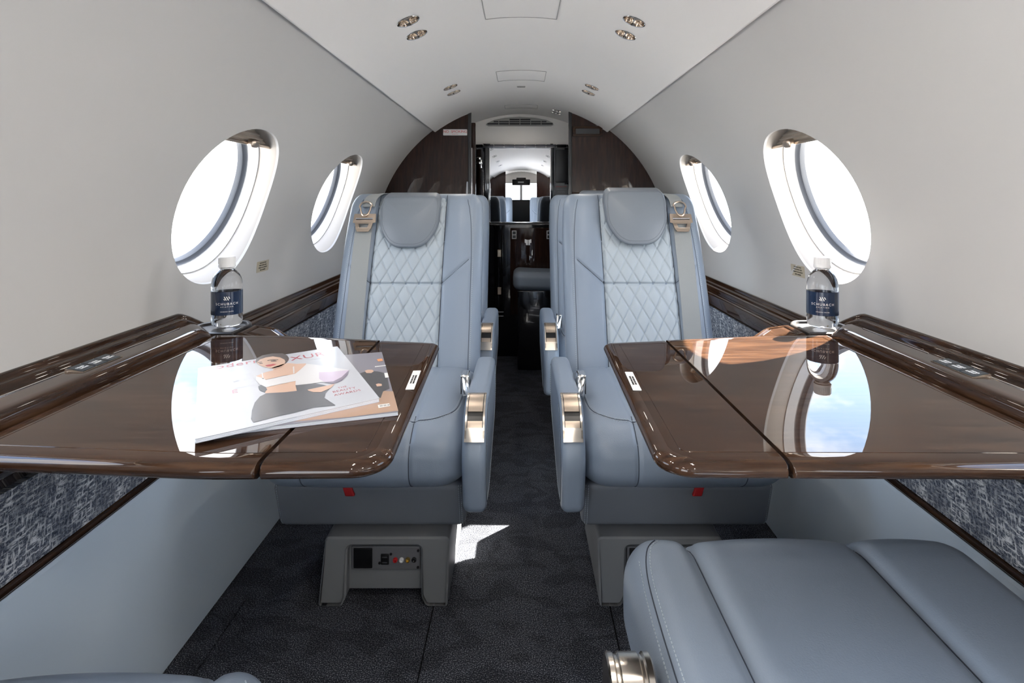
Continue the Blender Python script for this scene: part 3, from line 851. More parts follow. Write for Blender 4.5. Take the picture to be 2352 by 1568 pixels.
mb = MB(); mb.rbox((0, 0, 0), (.17, .10, .055), .015, 2); mb.rbox((0, 0, .06), (.09, .09, .03), .01, 2); obj('housing', mb, 'black', t)
mb = MB(); mb.box(-.06, .05, .100, .104, -.01, .015); obj('annunciators', mb, 'placard_white', t, smooth=False)
mb = MB(); mb.box(-40, 40, -40, 40, -1.35, -1.30); struct(obj('ground', mb, 'tarmac', smooth=False))
# ------------------------------------------------------------------ seats
# built for a seat whose aisle side is -x; the other hand is mirrored. y = 0 is the front of the cushion.
LEAN = .44
BZ0 = E - .52                        # where the backrest starts to rise
BY0 = .435                           # front face of the backrest there
QW = .113; QO = .010
def back_face(x, z):
    """y of the front face of the backrest at x, z"""
    t = z - BZ0
    y = BY0 + LEAN * t + .012 * math.sin(min(1, max(0, t / .5)) * PI) * -1
    ax = abs(x - QO)
    if ax > QW: y -= .013 * math.sin(min(1, (ax - QW) / .09) * PI * .5)
    if ax > .16: y += .9 * (ax - .16) ** 1.6 * 1.1
    return y
def diag_z(x, sgn):
    t = (abs(x) - QW) / .075
    return E - .272 + .066 * t
def make_seat(kind, m, label, belt_on=True, reclined=False, hr=(0, 0, 0), grp=None, group_name='grey leather cabin seats'):
    """m = +1 keeps the aisle on -x; m = -1 mirrors"""
    t = thing('cabin_seat', label, 'seat', (0, 0, 0), 0, grp)
    def fin(mb): return mb.mirror() if m < 0 else mb
    LF = (lambda x, y, z: (x, y, z))
    # ---- cushion
    top, bot = E - .508, E - .662
    cz = (top + bot) / 2; hz = (top - bot) / 2
    SEAMS = (-.160, .088) if reclined else (-.112, .126)
    HW = (.262 if kind == 'c' else .236) if reclined else .240
    def cush(x, y, z):
        u = z / hz
        dy = 0
        if y < 0: dy = -.018 * (1 - u * u) * min(1, -y / .15) - .010 * (1 - (x / .24) ** 2) * min(1, -y / .2)
        for s_ in SEAMS:
            d = abs(x - s_)
            g_ = math.exp(-(d / .0045) ** 2)
            if y < -.19: dy += .004 * g_
            if u > .6: z -= (.010 if reclined else .004) * math.exp(-(d / (.010 if reclined else .005)) ** 2)
        if u > .4:
            z += .010 * (1 - (x / .24) ** 2) * (1 - (y / .27) ** 2) * (0 if reclined else 1)
            if reclined:
                for a, b_, hgt in ((-HW, SEAMS[0], .010), (SEAMS[0], SEAMS[1], .008), (SEAMS[1], HW, .010)):
                    if a <= x <= b_: z += hgt * math.sin(PI * (x - a) / (b_ - a)) ** .6
        return (x, y + dy, z)
    mb = MB(); mb.rbox((0, .245, cz), (HW, .255, hz), (.075, .085, .062) if not reclined else (.05, .06, .055), 7, (70, 16, 5), cush)
    fin(mb); bv = mb.bvh(); cu = obj('seat_cushion', mb, 'leather', t, angle=60)
    mb = MB(); st = MB()
    for s_ in SEAMS:
        P = [(m * s_, -.2, bot + (top - bot) * k_ / 24) for k_ in range(25)]
        a, n = snap(bv, P, (0, 1, 0), 0.5); mb.tube(a, .0009, 5)
        if reclined:
            P = [(m * s_, .02 + .46 * k_ / 40, top) for k_ in range(41)]; a, n = snap(bv, P, (0, 0, -1), .3, -.0002); mb.tube(a, .0011, 5)
    if not reclined:                         # seam round the top panel
        P = smooth_path([(m * -.205, .40, top), (m * -.205, .20, top), (m * -.20, .10, top), (m * -.175, .048, top), (m * -.12, .030, top), (m * .1, .024, top), (m * .2, .05, top)], 3)
        a, n = snap(bv, lerp_path(P), (0, 0, -1), .3, .0002); mb.tube(a, .0010, 5)
        for off in (-.004, .004):
            P2 = [(p[0], p[1] + off, p[2]) if abs(p[0]) < .19 else (p[0] + off * m, p[1], p[2]) for p in P]
            a, n = snap(bv, lerp_path(P2), (0, 0, -1), .3, .0002); stitches(st, a, n)
    else:
        for off in (0, .006):
            P = smooth_path([(m * (-.244 + off), .45, top), (m * (-.244 + off), .15, top), (m * (-.237 + off), .05, top), (m * (-.212 + off), .015, top)], 3)
            a, n = snap(bv, lerp_path(P), (0, 0, -1), .3, .0002)
            stitches(st, a, n) if off else mb.tube(a, .0010, 5)
        P = smooth_path([(m * -.250, .45, top), (m * -.250, .15, top), (m * -.243, .05, top)], 3); a, n = snap(bv, lerp_path(P), (0, 0, -1), .3, .0002); stitches(st, a, n)
    obj('seam', mb, 'seam_dark', cu)
    if st.v: obj('stitching', st, 'stitch', cu, smooth=False)
    # ---- apron
    mb = MB(); mb.rbox((0, .30, E - .725), (.224, .23, .062), (.02, .02, .018), 3, (1, 1, 1), lambda x, y, z: (x, y + (.02 if y < 0 else 0) * (-z / .06), z)); fin(mb); bv = mb.bvh()
    ap = obj('apron', mb, 'leather_dark', t)
    mb = MB(); st = MB()
    for xx in (-.211, -.216): a, n = snap(bv, [(m * xx, -.2, E - .78 + .11 * k_ / 20) for k_ in range(21)], (0, 1, 0), .5); stitches(st, a, n)
    a, n = snap(bv, [(m * .214, -.2, E - .78 + .11 * k_ / 20) for k_ in range(21)], (0, 1, 0), .5); stitches(st, a, n)
    obj('stitching', st, 'stitch', ap, smooth=False)
    mb = MB(); mb.box(-.012, .010, .050, .062, E - .692, E - .668, 0, .003); mb.map(lambda x, y, z: (x + .3 * (z - E + .68) + (.045), y, z)); fin(mb); obj('release_tab', mb, 'red', t)
    # ---- pedestal
    x0, x1 = -.187, .107
    mb = MB()
    zt = E - .785
    pts = [(x0, .0), (x0 + .050, .0), (x0 + .060, .022), (x0 + .062, zt - .020), (x1 - .062, zt - .020), (x1 - .060, .022), (x1 - .050, .0), (x1 + .004, .0), (x1 - .010, zt), (x0 - .004, zt)]
    rp = rpoly(pts, [.006, .012, .02, .01, .01, .02, .012, .006, .01, .01], 4)
    mb.slab(rp, [(.004, .048), (0, .052), (0, .34), (.004, .345)], lambda u, v, h: (u, h + .04 * (1 - v / zt) * (-1 if h < .2 else 0) * .25, v), cap0=False, cap1=False)
    # front and back faces of the arch
    for h in (.048, .345):
        r0 = [(u, h, v) for u, v in rp(.004)]
        tri = tessellate_polygon([[Vector((p[0], p[2], 0)) for p in r0]])
        mb.add(r0, [tuple(q) for q in tri])
    fin(mb); pd = obj('pedestal', mb, 'plastic_grey', t, angle=35)
    mb = MB(); mb.box(x0 + .058, x1 - .058, .068, .080, .024, zt - .018); fin(mb); obj('recess_panel', mb, 'plastic_grey', t, smooth=False)
    px0, px1, pz0, pz1 = x0 + .066, x1 - .066, zt - .085, zt - .030
    mb = MB(); mb.box(px0, px1, .063, .069, pz0, pz1, 0, .003); fin(mb); jp = obj('jack_plate', mb, 'plate_grey', t)
    mb = MB(); mb.box(px0 + .006, px0 + .050, .060, .064, pz0 + .005, pz1 - .003, 0, .002) if m > 0 else mb.box(px1 - .050, px1 - .006, .060, .064, pz0 + .005, pz1 - .003, 0, .002)
    fin(mb); obj('outlet_cover', mb, 'black', jp)
    # jacks are laid out left to right as seen from the aisle table: build in seen coordinates
    def seen(frac): xx = px0 + (px1 - px0) * frac if m > 0 else px1 - (px1 - px0) * frac; return xx
    zc = (pz0 + pz1) / 2 - .001
    mb = MB(); xx = seen(.49); mb.box(xx - .0095, xx + .0095, .0595, .064, zc - .013, zc + .012, 0, .002); fin(mb); us = obj('usb_socket', mb, 'black', jp)
    mb = MB()
    for zz in (-.007, .006): mb.box(xx - .006, xx + .006, .0585, .060, zc + zz - .0012, zc + zz + .0012)
    fin(mb); obj('contact', mb, 'chrome', us, smooth=False)
    for fr_, col in ((.64, 'red'), (.73, 'ink_white'), (.82, 'gold_jack')):
        mb = MB(); mb.lathe([(.0055, 0), (.0055, .004), (.0045, .006), (.0028, .006), (.0026, .001), (.0001, .001)], c=(seen(fr_), .063, zc - .002), n=16, M=Matrix.Rotation(PI / 2, 3, 'X')); fin(mb); obj('av_jack', mb, col, jp)
    mb = MB(); mb.lathe([(.0058, 0), (.0058, .003), (.004, .0035), (.002, .001), (.0001, .001)], c=(seen(.91), .063, zc - .002), n=16, M=Matrix.Rotation(PI / 2, 3, 'X')); fin(mb); obj('headphone_jack', mb, 'black', jp)
    mb = MB()
    for fr_, zz in ((.97, .019), (.965, -.020), (.575, .011), (.41, -.010)): mb.lathe([(.0032, 0), (.003, .0015), (.0001, .002)], c=(seen(fr_), .063, zc + zz), n=10, M=Matrix.Rotation(PI / 2, 3, 'X'))
    fin(mb); obj('screw_heads', mb, 'black', jp)
    # ---- armrest on the aisle side
    ay0, ay1, az0, az1 = -.062, .42, E - .70, E - .455
    prof = rpoly([(ay1, az1 - .005), (ay1, az0 + .09), (ay0 + .13, az0), (ay0 + .028, az0 + .012), (ay0, az1 - .10), (ay0 + .055, az1 + .004)], [.05, .12, .06, .03, .08, .085], 10)
    AX, AH = -.256, .0255
    mb = MB()
    e = .016
    ed = [(e * (1 - math.cos(PI / 2 * (1 - q / 5))) if 0 else e - e * math.sin(PI / 2 * q / 5), -AH + e - e * math.cos(PI / 2 * q / 5)) for q in range(6)]
    pr = ed + [(a, -b_) for a, b_ in reversed(ed)]
    def arm3(u, v, h): k_ = .010 * max(0, (az1 - .12 - v) / .15); return (AX + h * (1.06 if h > 0 else 1) - k_ * 0 + .0, u, v)
    mb.slab(prof, pr, arm3); fin(mb); bva = mb.bvh(); ar = obj('armrest', mb, 'leather', t, angle=60)
    st = MB(); mb = MB()
    ring = prof(.0045)
    P = [(m * AX - m * AH, u, v) for u, v in prof(.020)]
    a, n = snap(bva, [(p[0], p[1], p[2]) for p in P], (m, 0, 0), .1, .0002); mb.tube(a, .0007, 5); obj('seam', mb, 'seam_dark', ar)
    P = [(m * AX - m * AH, u, v) for u, v in prof(.0245)]; a, n = snap(bva, P, (m, 0, 0), .1, .0002); stitches(st, a, n)
    obj('stitching', st, 'stitch', ar, smooth=False)
    # chrome control plate wrapped over the front of the arm
    rg = prof(0.); start = min(range(len(rg)), key=lambda i: abs(rg[i][0] - .085) + abs(rg[i][1] - az1) * 3)
    # walk along the ring from the top towards the front
    path = []; i = start
    dirn = -1 if rg[(start - 1) % len(rg)][0] < rg[start][0] else 1
    tot = 0; path = [Vector(rg[i])]
    while tot < .16:
        i += dirn; p = Vector(rg[i % len(rg)]); tot += (p - path[-1]).length; path.append(p)
    fine = []; 
    for a, b_ in zip(path, path[1:]):
        k_ = max(1, int((b_ - a).length / .003)); fine += [a.lerp(b_, q / k_) for q in range(k_)]
    cum = [0]
    for a, b_ in zip(fine, fine[1:]): cum.append(cum[-1] + (b_ - a).length)
    def pt(s_, lift):
        s_ = max(0, min(cum[-1] - 1e-5, s_)); j = max(k_ for k_ in range(len(cum)) if cum[k_] <= s_); j = min(j, len(fine) - 2)
        a, b_ = fine[j], fine[j + 1]; f_ = (s_ - cum[j]) / max(1e-6, cum[j + 1] - cum[j]); p = a.lerp(b_, f_); d = (b_ - a).normalized()
        n = Vector((-d.y, d.x)); n = n if (n.x < 0 or n.y > 0) else -n
        if n.dot(p - Vector((ay0 + .15, az1 - .15))) < 0: n = -n
        return p + n * lift
    s0, sL = .0, .118
    def band(x0_, x1_, a, b_, l0, l1, n=14):
        mbx = MB(); rows = []
        for q in range(n + 1):
            s_ = a + (b_ - a) * q / n; p = pt(s_, l0); r_ = pt(s_, l1)
            rows.append([(AX + x0_, p.x, p.y), (AX + x0_, r_.x, r_.y), (AX + x1_, r_.x, r_.y), (AX + x1_, p.x, p.y)])
        mbx.quadgrid(rows, 0, closed_v=True); mbx.fan(rows[0]); mbx.fan(rows[-1]); return mbx
    PW_ = .0215
    fr_ = MB()
    for mbx in (band(-PW_, -PW_ + .004, s0, sL, -.002, .0028), band(PW_ - .004, PW_, s0, sL, -.002, .0028), band(-PW_, PW_, s0, s0 + .005, -.002, .0035, 3), band(-PW_, PW_, sL - .022, sL, -.002, .0028, 4), band(-PW_, PW_, sL, sL + .007, -.001, .0055, 4)):
        fr_.add(mbx.v, mbx.f)
    fin(fr_); pl = obj('control_plate', fr_, 'brushed', ar, angle=30)
    mb = band(-PW_ + .004, PW_ - .004, s0 + .004, sL - .020, -.001, .0006); fin(mb); obj('plate_recess', mb, 'black', pl, smooth=False)
    mb = band(-PW_ + .0055, PW_ - .0055, s0 + .005, s0 + .062, -.004, .0035); fin(mb); obj('lever_flap', mb, 'champagne', pl, angle=30)
    mb = band(-PW_ + .0055, PW_ - .0055, sL - .036, sL - .021, -.002, .0016, 4); fin(mb); obj('lever_foot', mb, 'champagne', pl, angle=30)
    # lap belt end between arm and cushion
    mb = MB(); mb.rbox((-.217, .19, E - .475), (.011, .022, .026), .004, 2, (1, 1, 1), lambda x, y, z: (x + .15 * z, y + .2 * z, z)); fin(mb); bk = obj('lap_buckle', mb, 'chrome', t)
    mb = MB(); mb.box(-.2055, -.2035, .174, .206, E - .497, E - .453, 0); fin(mb); obj('buckle_slot', mb, 'black', bk, smooth=False)
    if reclined:
        # back let down level behind the cushion, round chrome arm boss
        mb = MB(); mb.rbox((0, .80, cz + .01), (.235, .27, .05), (.06, .06, .045), 5, (4, 4, 1)); fin(mb); obj('folded_backrest', mb, 'leather', t)
        return t
    # ---- backrest
    H0, H1 = -.03, .535                      # along z above BZ0
    hx, hyk, hzb = .229, .052, (H1 - H0) / 2
    zc_ = BZ0 + (H0 + H1) / 2
    def bk_fn(x, y, z):
        zz = z + zc_
        top_t = max(0., (zz - (BZ0 + .36)) / .175)
        k_ = 1 - .035 * min(1, top_t) ** 1.5
        xx = x * k_
        fy = back_face(xx, zz)
        q = (y + hyk) / (2 * hyk)            # 0 front .. 1 back
        yy = fy + q * 2 * hyk * (1 - .15 * min(1, top_t))
        w = max(0, 1 - q * 4)
        if w > 0:
            yy += w * (.006 * math.exp(-((abs(xx - QO) - QW) / .006) ** 2))
            if abs(xx - QO) < QW: yy += w * .007
            if abs(xx - QO) > QW and abs(xx) < .195:
                yy += w * .0065 * math.exp(-((zz - diag_z(xx - QO, 1)) / .0055) ** 2) * min(1, (.195 - abs(xx)) / .01)
            yy += w * .0025 * math.exp(-((abs(xx) - .196) / .004) ** 2)
        return (xx, yy, zz)
    mb = MB(); mb.rbox((0, 0, 0), (hx, hyk, hzb), (.038, .040, .050), 6, (100, 4, 130), bk_fn)
    fin(mb); bvb = mb.bvh(); br = obj('backrest', mb, 'leather', t, angle=60)
    sm = MB(); st = MB()
    for sx in (-1, 1):
        P = smooth_path([(m * sx * .176, -1, BZ0 + .515), (m * sx * .188, -1, BZ0 + .47), (m * sx * .196, -1, BZ0 + .36), (m * sx * .197, -1, BZ0 + .18), (m * sx * .197, -1, BZ0 - .01)], 3)
        a, n = snap(bvb, lerp_path(P), (0, 1, 0), 1., .0001); sm.tube(a, .0008, 5)
        P2 = [(p[0] + m * sx * .005, p[1], p[2]) for p in P]; a, n = snap(bvb, lerp_path(P2), (0, 1, 0), 1., .0002); stitches(st, a, n)
        P = [(m * (QO + sx * (QW + (.075 - sx * QO) * q / 20)), -1, diag_z(QW + (.075 - sx * QO) * q / 20, 1)) for q in range(21)]; a, n = snap(bvb, P, (0, 1, 0), 1., .0002); sm.tube(a, .0009, 5)
        P = [(m * (QO + sx * (QW + .0015)), -1, BZ0 - .02 + .55 * q / 60) for q in range(61)]; a, n = snap(bvb, P, (0, 1, 0), 1., .0); sm.tube(a, .0011, 5)
    obj('seam', sm, 'seam_dark', br); obj('stitching', st, 'stitch', br, smooth=False)
    # quilted centre
    def quilt(x, z):
        d = 0
        DW, DH = .0415, .072
        zz = z - (E - .272)
        u = x / DW + zz / DH; v = x / DW - zz / DH
        du = abs(u - round(u)); dv = abs(v - round(v))
        puff = (abs(math.sin(PI * u)) * abs(math.sin(PI * v))) ** .35
        d += .0042 * puff
        d -= .0022 * (math.exp(-(du / .05) ** 2) + math.exp(-(dv / .05) ** 2))
        d -= .007 * math.exp(-(zz / .004) ** 2)
        d += .003 * (1 - math.exp(-(zz / .02) ** 2))
        ed = QW - abs(x)
        d -= .010 * math.exp(-(ed / .006) ** 2)
        return d
    mb = MB(); nx, nz = 112, 250; rows = []
    for i in range(nx + 1):
        xq = -QW + 2 * QW * i / nx; x = xq + QO; row = []
        for j in range(nz + 1):
            z = BZ0 - .01 + (.538 - .004) * j / nz
            tt = max(0, (z - BZ0 - .485) / .043)
            y = back_face(x, z) + .001 - quilt(xq, z) + .045 * (1 - math.sqrt(max(0, 1 - tt * tt)))
            row.append((x, y, z if tt < 1 else z))
        rows.append(row)
    mb.quadgrid(rows); fin(mb); qp = obj('quilted_panel', mb, 'leather_ice', t, angle=80)
    # quilting thread lines sunk in the grooves
    # ---- headrest
    hc = BZ0 + .455 + hr[2]
    outl = rpoly([(-.092, hc + .078), (-.100, hc + .04), (-.096, hc - .03), (-.055, hc - .092), (.055, hc - .092), (.096, hc - .03), (.100, hc + .04), (.092, hc + .078)], [.02, .05, .09, .075, .075, .09, .05, .02], 8)
    if hr[0]: 
        base_outl = outl; k_ = hr[0]
        outl = lambda d=0.: [(u * k_, hc + (v - hc) * k_) for u, v in base_outl(d)]
    TH = .052
    def h3(u, v, h):
        t_ = v - BZ0
        y = BY0 + LEAN * t_ - .008 - hr[1]
        bow = .10 * u * u * 8
        return (u + .012, y - h + bow * .25, v - h * .25 + (0.008 if v > hc + .06 else 0) * max(0, 1 - abs(u) / .09))
    ep = [(.0, -.02), (.0, .012)] + [(.014 * (1 - math.cos(PI / 2 * q / 6)), .012 + .016 * math.sin(PI / 2 * q / 6)) for q in range(1, 7)]
    rings = [[h3(u, v, h) for u, v in outl(i)] for i, h in ep]
    last = outl(.014); cxm = sum(p[0] for p in last) / len(last); cym = sum(p[1] for p in last) / len(last)
    for q in range(1, 15):
        s_ = 1 - q / 14
        rings.append([h3(cxm + (u - cxm) * max(s_, .002), cym + (v - cym) * max(s_, .002), .028 + .012 * (1 - s_ * s_)) for u, v in last])
    mb = MB(); mb.quadgrid(rings, 0, closed_v=True); fin(mb); bvh_ = mb.bvh(); hd = obj('headrest', mb, 'leather_head', t, angle=70)
    sm = MB(); st = MB()
    P = [(m * (u + .012), -1, v) for u, v in outl(.009)]; P.append(P[0])
    a, n = snap(bvh_, P, (0, 1, 0), 1., .0001); sm.tube(a, .0006, 5); obj('seam', sm, 'seam_soft', hd)
    # ---- shoulder belt on the wall side
    if belt_on:
        bx = .158
        def bp(x, z, lift): return (x, back_face(min(abs(x), .19), z) - lift, z)
        def belt_path(pts, w, th, lift, mat_fn=None):
            mbx = MB(); rows = []
            for (x, z) in pts:
                rows.append([bp(x - w / 2, z, lift), bp(x - w / 2, z, lift + th), bp(x + w / 2, z, lift + th), bp(x + w / 2, z, lift)])
            mbx.quadgrid(rows, 0, closed_v=True); mbx.fan(rows[0]); mbx.fan(rows[-1]); return mbx
        P = [(bx - .004 + .010 * q / 40, E - .05 - .45 * q / 40) for q in range(41)]
        P = [(bx + .004 - .010 * q / 40, E - .06 - .45 * q / 40) for q in range(41)]
        mb = belt_path(P, .052, .0016, .006); fin(mb); sb = obj('shoulder_belt', mb, 'belt', t, smooth=False)
        # loop over the shoulder
        mb = MB(); rows = []
        for q in range(16):
            a = q / 15; z = E - .030 + .042 * math.sin(a * PI * .55); y = back_face(bx, min(z, E - .002)) - .012 + .10 * max(0, a - .35) ** 1.2 + (.0)
            xo = bx - .006 - .030 * a ** 2
            w = .040 + .006 * a
            rows.append([(xo - w / 2, y, z + .004 * a), (xo - w / 2, y - .002, z + .002 + .004 * a), (xo + w / 2, y - .002, z + .002), (xo + w / 2, y, z)])
        mb.quadgrid(rows, 0, closed_v=True); mb.fan(rows[0]); mb.fan(rows[-1]); fin(mb); obj('belt_loop', mb, 'belt', sb, angle=30)
        # ring and tongue
        def fl(x, z, lift): return bp(bx + .002 + x, E - .068 + z, lift)
        mb = MB(); mb.tube([fl(x, z, .020) for x, z in [(.020 * math.sin(2 * PI * q / 24) * (1.0 if math.cos(2 * PI * q / 24) > 0 else .8), .040 + .020 * math.cos(2 * PI * q / 24) * (.8 if math.cos(2 * PI * q / 24) > 0 else 1.5)) for q in range(24)]], .0030, 8, closed=True); fin(mb); obj('belt_ring', mb, 'champagne', sb)
        outp = [(-.034, .016), (.034, .016), (.036, -.012), (.028, -.014), (.024, -.030), (.018, -.041), (-.018, -.041), (-.024, -.030), (-.028, -.014), (-.036, -.012)]
        slot1 = [(-.026, .004), (.026, .004), (.026, -.003), (-.026, -.003)]
        slot2 = [(-.016, -.016), (.016, -.016), (.012, -.028), (-.012, -.028)]
        mb = MB()
        tri = tessellate_polygon([[Vector((a, b_, 0)) for a, b_ in L_] for L_ in (outp, slot1, slot2)])
        allp = outp + slot1 + slot2
        for lift in (.012, .018): mb.add([fl(a, b_, lift) for a, b_ in allp], [tuple(q) for q in tri])
        for L_ in (outp, slot1, slot2):
            for i in range(len(L_)):
                j = (i + 1) % len(L_); mb.add([fl(*L_[i], .012), fl(*L_[j], .012), fl(*L_[j], .018), fl(*L_[i], .018)], [(0, 1, 2, 3)])
        fin(mb); obj('belt_tongue', mb, 'champagne', sb, angle=30)
        mb = MB(); mb.tube([fl(-.027, .001, .019), fl(.027, .001, .019)], .0026, 10); fin(mb); obj('cross_bar', mb, 'chrome', sb)
        mb = MB()
        for (zz, hh) in ((E - .458, .009),):
            rows = [[bp(bx - .038, z, .004), bp(bx - .038, z, .012), bp(bx + .022, z, .012), bp(bx + .022, z, .004)] for z in (zz - hh, zz + hh)]
            mb.quadgrid(rows, 0, closed_v=True); mb.fan(rows[0]); mb.fan(rows[-1])
        fin(mb); obj('belt_slider', mb, 'belt_dark', sb, smooth=False)
    return t
YR = 1.262
near_l = make_seat('a', -1, 'front left grey leather seat with quilted ice-blue back, behind the table with magazines', hr=(0, 0, 0))
near_l.location = (-.357, YR, 0)
near_r = make_seat('b', 1, 'front right grey leather seat with quilted ice-blue back, behind the empty table', hr=(1.04, .012, .014))
near_r.location = (.368, YR, 0)
for src, x, lab in ((near_l, -.378, 'second-row left grey leather seat, mostly hidden behind the front left seat'), (near_r, .360, 'second-row right grey leather seat, mostly hidden behind the front right seat')):
    c = copy_tree(src); c.location = (x, YR + .735, 0); c['label'] = lab
# seats behind the camera that the aft mirror shows
for src, x, y in ((near_l, .37, -1.85), (near_r, -.37, -1.85)):
    c = copy_tree(src); c.location = (x, y, 0); c.rotation_euler = (0, 0, PI)
    c['label'] = 'grey leather seat seen only in the aft mirror, ' + ('left' if x < 0 else 'right') + ' of the aisle'
# aft-facing seats either side of the camera: cushions only just in the picture
s = make_seat('c', -1, 'reclined grey leather seat filling the lower right corner of the photo', belt_on=False, reclined=True)
s.rotation_euler = (0, 0, PI); s.location = (.414, .870, -.012)
mb = MB()
bx0 = .270
for a, b_, r_ in ((bx0 - .0, bx0 + .010, .040), (bx0 + .010, bx0 + .013, .0375), (bx0 + .013, bx0 + .038, .040), (bx0 + .038, bx0 + .041, .0375), (bx0 + .041, bx0 + .050, .040)):
    mb.lathe([(.0001, a), (r_ - .002, a), (r_, a + .002 if b_ - a > .004 else a), (r_, b_ - .002 if b_ - a > .004 else b_), (r_ - .002, b_), (.0001, b_)], c=(0, .252, E - .533), n=48, M=Matrix.Rotation(PI / 2, 3, 'Y'))
obj('arm_boss', mb, 'brushed', s, angle=30)
for ch in list(s.children):
    if ch.name.startswith(('armrest', 'lap_buckle')):
        for g2 in list(ch.children_recursive): bpy.data.objects.remove(g2)
        bpy.data.objects.remove(ch)
s2 = make_seat('d', 1, 'grey leather seat cushion just showing along the lower left edge', belt_on=False, reclined=True)
s2.rotation_euler = (0, 0, PI + math.radians(2)); s2.location = (-.50, .610, -.004)
for ch in list(s2.children):
    if ch.name.startswith(('armrest', 'lap_buckle')):
        for g2 in list(ch.children_recursive): bpy.data.objects.remove(g2)
        bpy.data.objects.remove(ch)

# ------------------------------------------------------------------ tables
TZ = E - .278
def table(sg, corners, radii, hinge, label):
    cx = sg * .38
    t = thing('folding_table', label, 'table', (cx, .86, 0))
    off = (-cx, -.86, 0)
    edge = [(.0302, 0), (.0300, 0), (.0296, -.0006), (.0286, -.0006), (.0282, 0), (.020, -.0001), (.013, -.0004), (.008, -.0014), (.004, -.0032), (.0015, -.0058), (.0003, -.0088), (.0006, -.0125), (.003, -.016), (.009, -.0185), (.03, -.019)]
    g_ = .0016
    a_in = [(abs(x), y) for x, y in corners]        # mirrored into +x
    xs, ys = zip(*a_in)
    def split(lo):
        # clip the outline at the hinge line x = hinge
        out = []; n = len(a_in)
        H = hinge
        keep = (lambda p: p[0] <= H) if lo else (lambda p: p[0] >= H)
        rad = []
        for i in range(n):
            p, q = a_in[i], a_in[(i + 1) % n]
            if keep(p): out.append(p); rad.append(radii[i])
            if keep(p) != keep(q):
                tt = (H - p[0]) / (q[0] - p[0]); yy = p[1] + (q[1] - p[1]) * tt
                out.append((H + (-g_ if lo else g_), yy)); rad.append(.004)
        return out, rad
    for lo, nm in ((True, 'aisle_leaf'), (False, 'main_leaf')):
        pts, rad = split(lo)
        f = rpoly(pts, rad, 10)
        H = hinge + (-g_ if lo else g_)
        def pro(i, f=f, H=H, lo=lo):
            r = f(i); out = []
            for u, v in r:      # the hinge side keeps a tight edge instead of the deep moulding
                if lo: u2 = u + max(0, 1 - (H - i - u) / .012) * (i - min(i, .0012)) if u > H - i - .012 else u
                else: u2 = u - max(0, 1 - (u - H - i) / .012) * (i - min(i, .0012)) if u < H + i + .012 else u
                out.append((u2, v))
            return out
        mb = MB(); rings = [[(sg * u, v, TZ + h) for u, v in pro(i)] for i, h in edge]
        mb.quadgrid(rings, 0, closed_v=True); mb.fan(rings[0]); mb.fan(rings[-1], flip=True); mb.shift(off)
        obj(nm, mb, 'wood_x', t, angle=50)
    mb = MB(); mb.box(min(sg * (hinge - .003), sg * (hinge + .003)), max(sg * (hinge - .003), sg * (hinge + .003)), min(ys) + .014, 1.092, TZ - .016, TZ - .005); mb.shift(off)
    obj('hinge', mb, 'black_gloss', t, smooth=False)
    # support arms run back under the ledge
    mb = MB()
    for yy in (.78, 1.0): mb.box(min(sg * .30, sg * .625), max(sg * .30, sg * .625), yy - .012, yy + .012, TZ - .032, TZ - .0195, 0, .003)
    mb.shift(off); obj('support_arms', mb, 'brushed', t)
    return t
tl = table(-1, [(-.157, 1.098), (-.140, .592), (-.330, .588), (-.631, .612), (-.631, 1.162), (-.48, 1.158)], [.022, .040, .5, .01, .01, .3], .276, 'dark glossy wooden folding table on the left holding two magazines')
tr = table(1, [(.158, 1.098), (.145, .592), (.330, .590), (.631, .588), (.631, 1.162), (.48, 1.155)], [.022, .040, .5, .01, .01, .3], .283, 'dark glossy wooden folding table on the right with nothing on it')
# white placards near the aisle edge
for t, sg, (pa, pb) in ((tl, -1, ((958, 852), (941, 895))), (tr, 1, ((1444, 855), (1464, 897)))):
    a = at(*pa, TZ); b_ = at(*pb, TZ); A = Vector((*a, 0)); B = Vector((*b_, 0)); c = (A + B) / 2; d = (A - B); L = d.length; d.normalize(); w = Vector((d.y, -d.x, 0))
    lo = t.location
    mb = MB(); mb.slab(rpoly([(-L / 2, -.0062), (L / 2, -.0062), (L / 2, .0062), (-L / 2, .0062)], .001, 2), [(0, .0002), (0, .0009)], lambda u, v, h: tuple(c + d * u + w * v + Vector((0, 0, TZ + h)) - lo)); o = obj('placard', mb, 'placard_white', t, smooth=False)
    mb = MB(); dd = d if sg < 0 else -d; up = Vector((-dd.y, dd.x, 0))
    put(mb, text_mb('STOW TABLE FOR TAXI\nTAKEOFF AND LANDING', .0036, line=1.1), c + Vector((0, 0, TZ + .0012)) - lo, dd, up); obj('lettering', mb, 'ink_black', o, smooth=False)

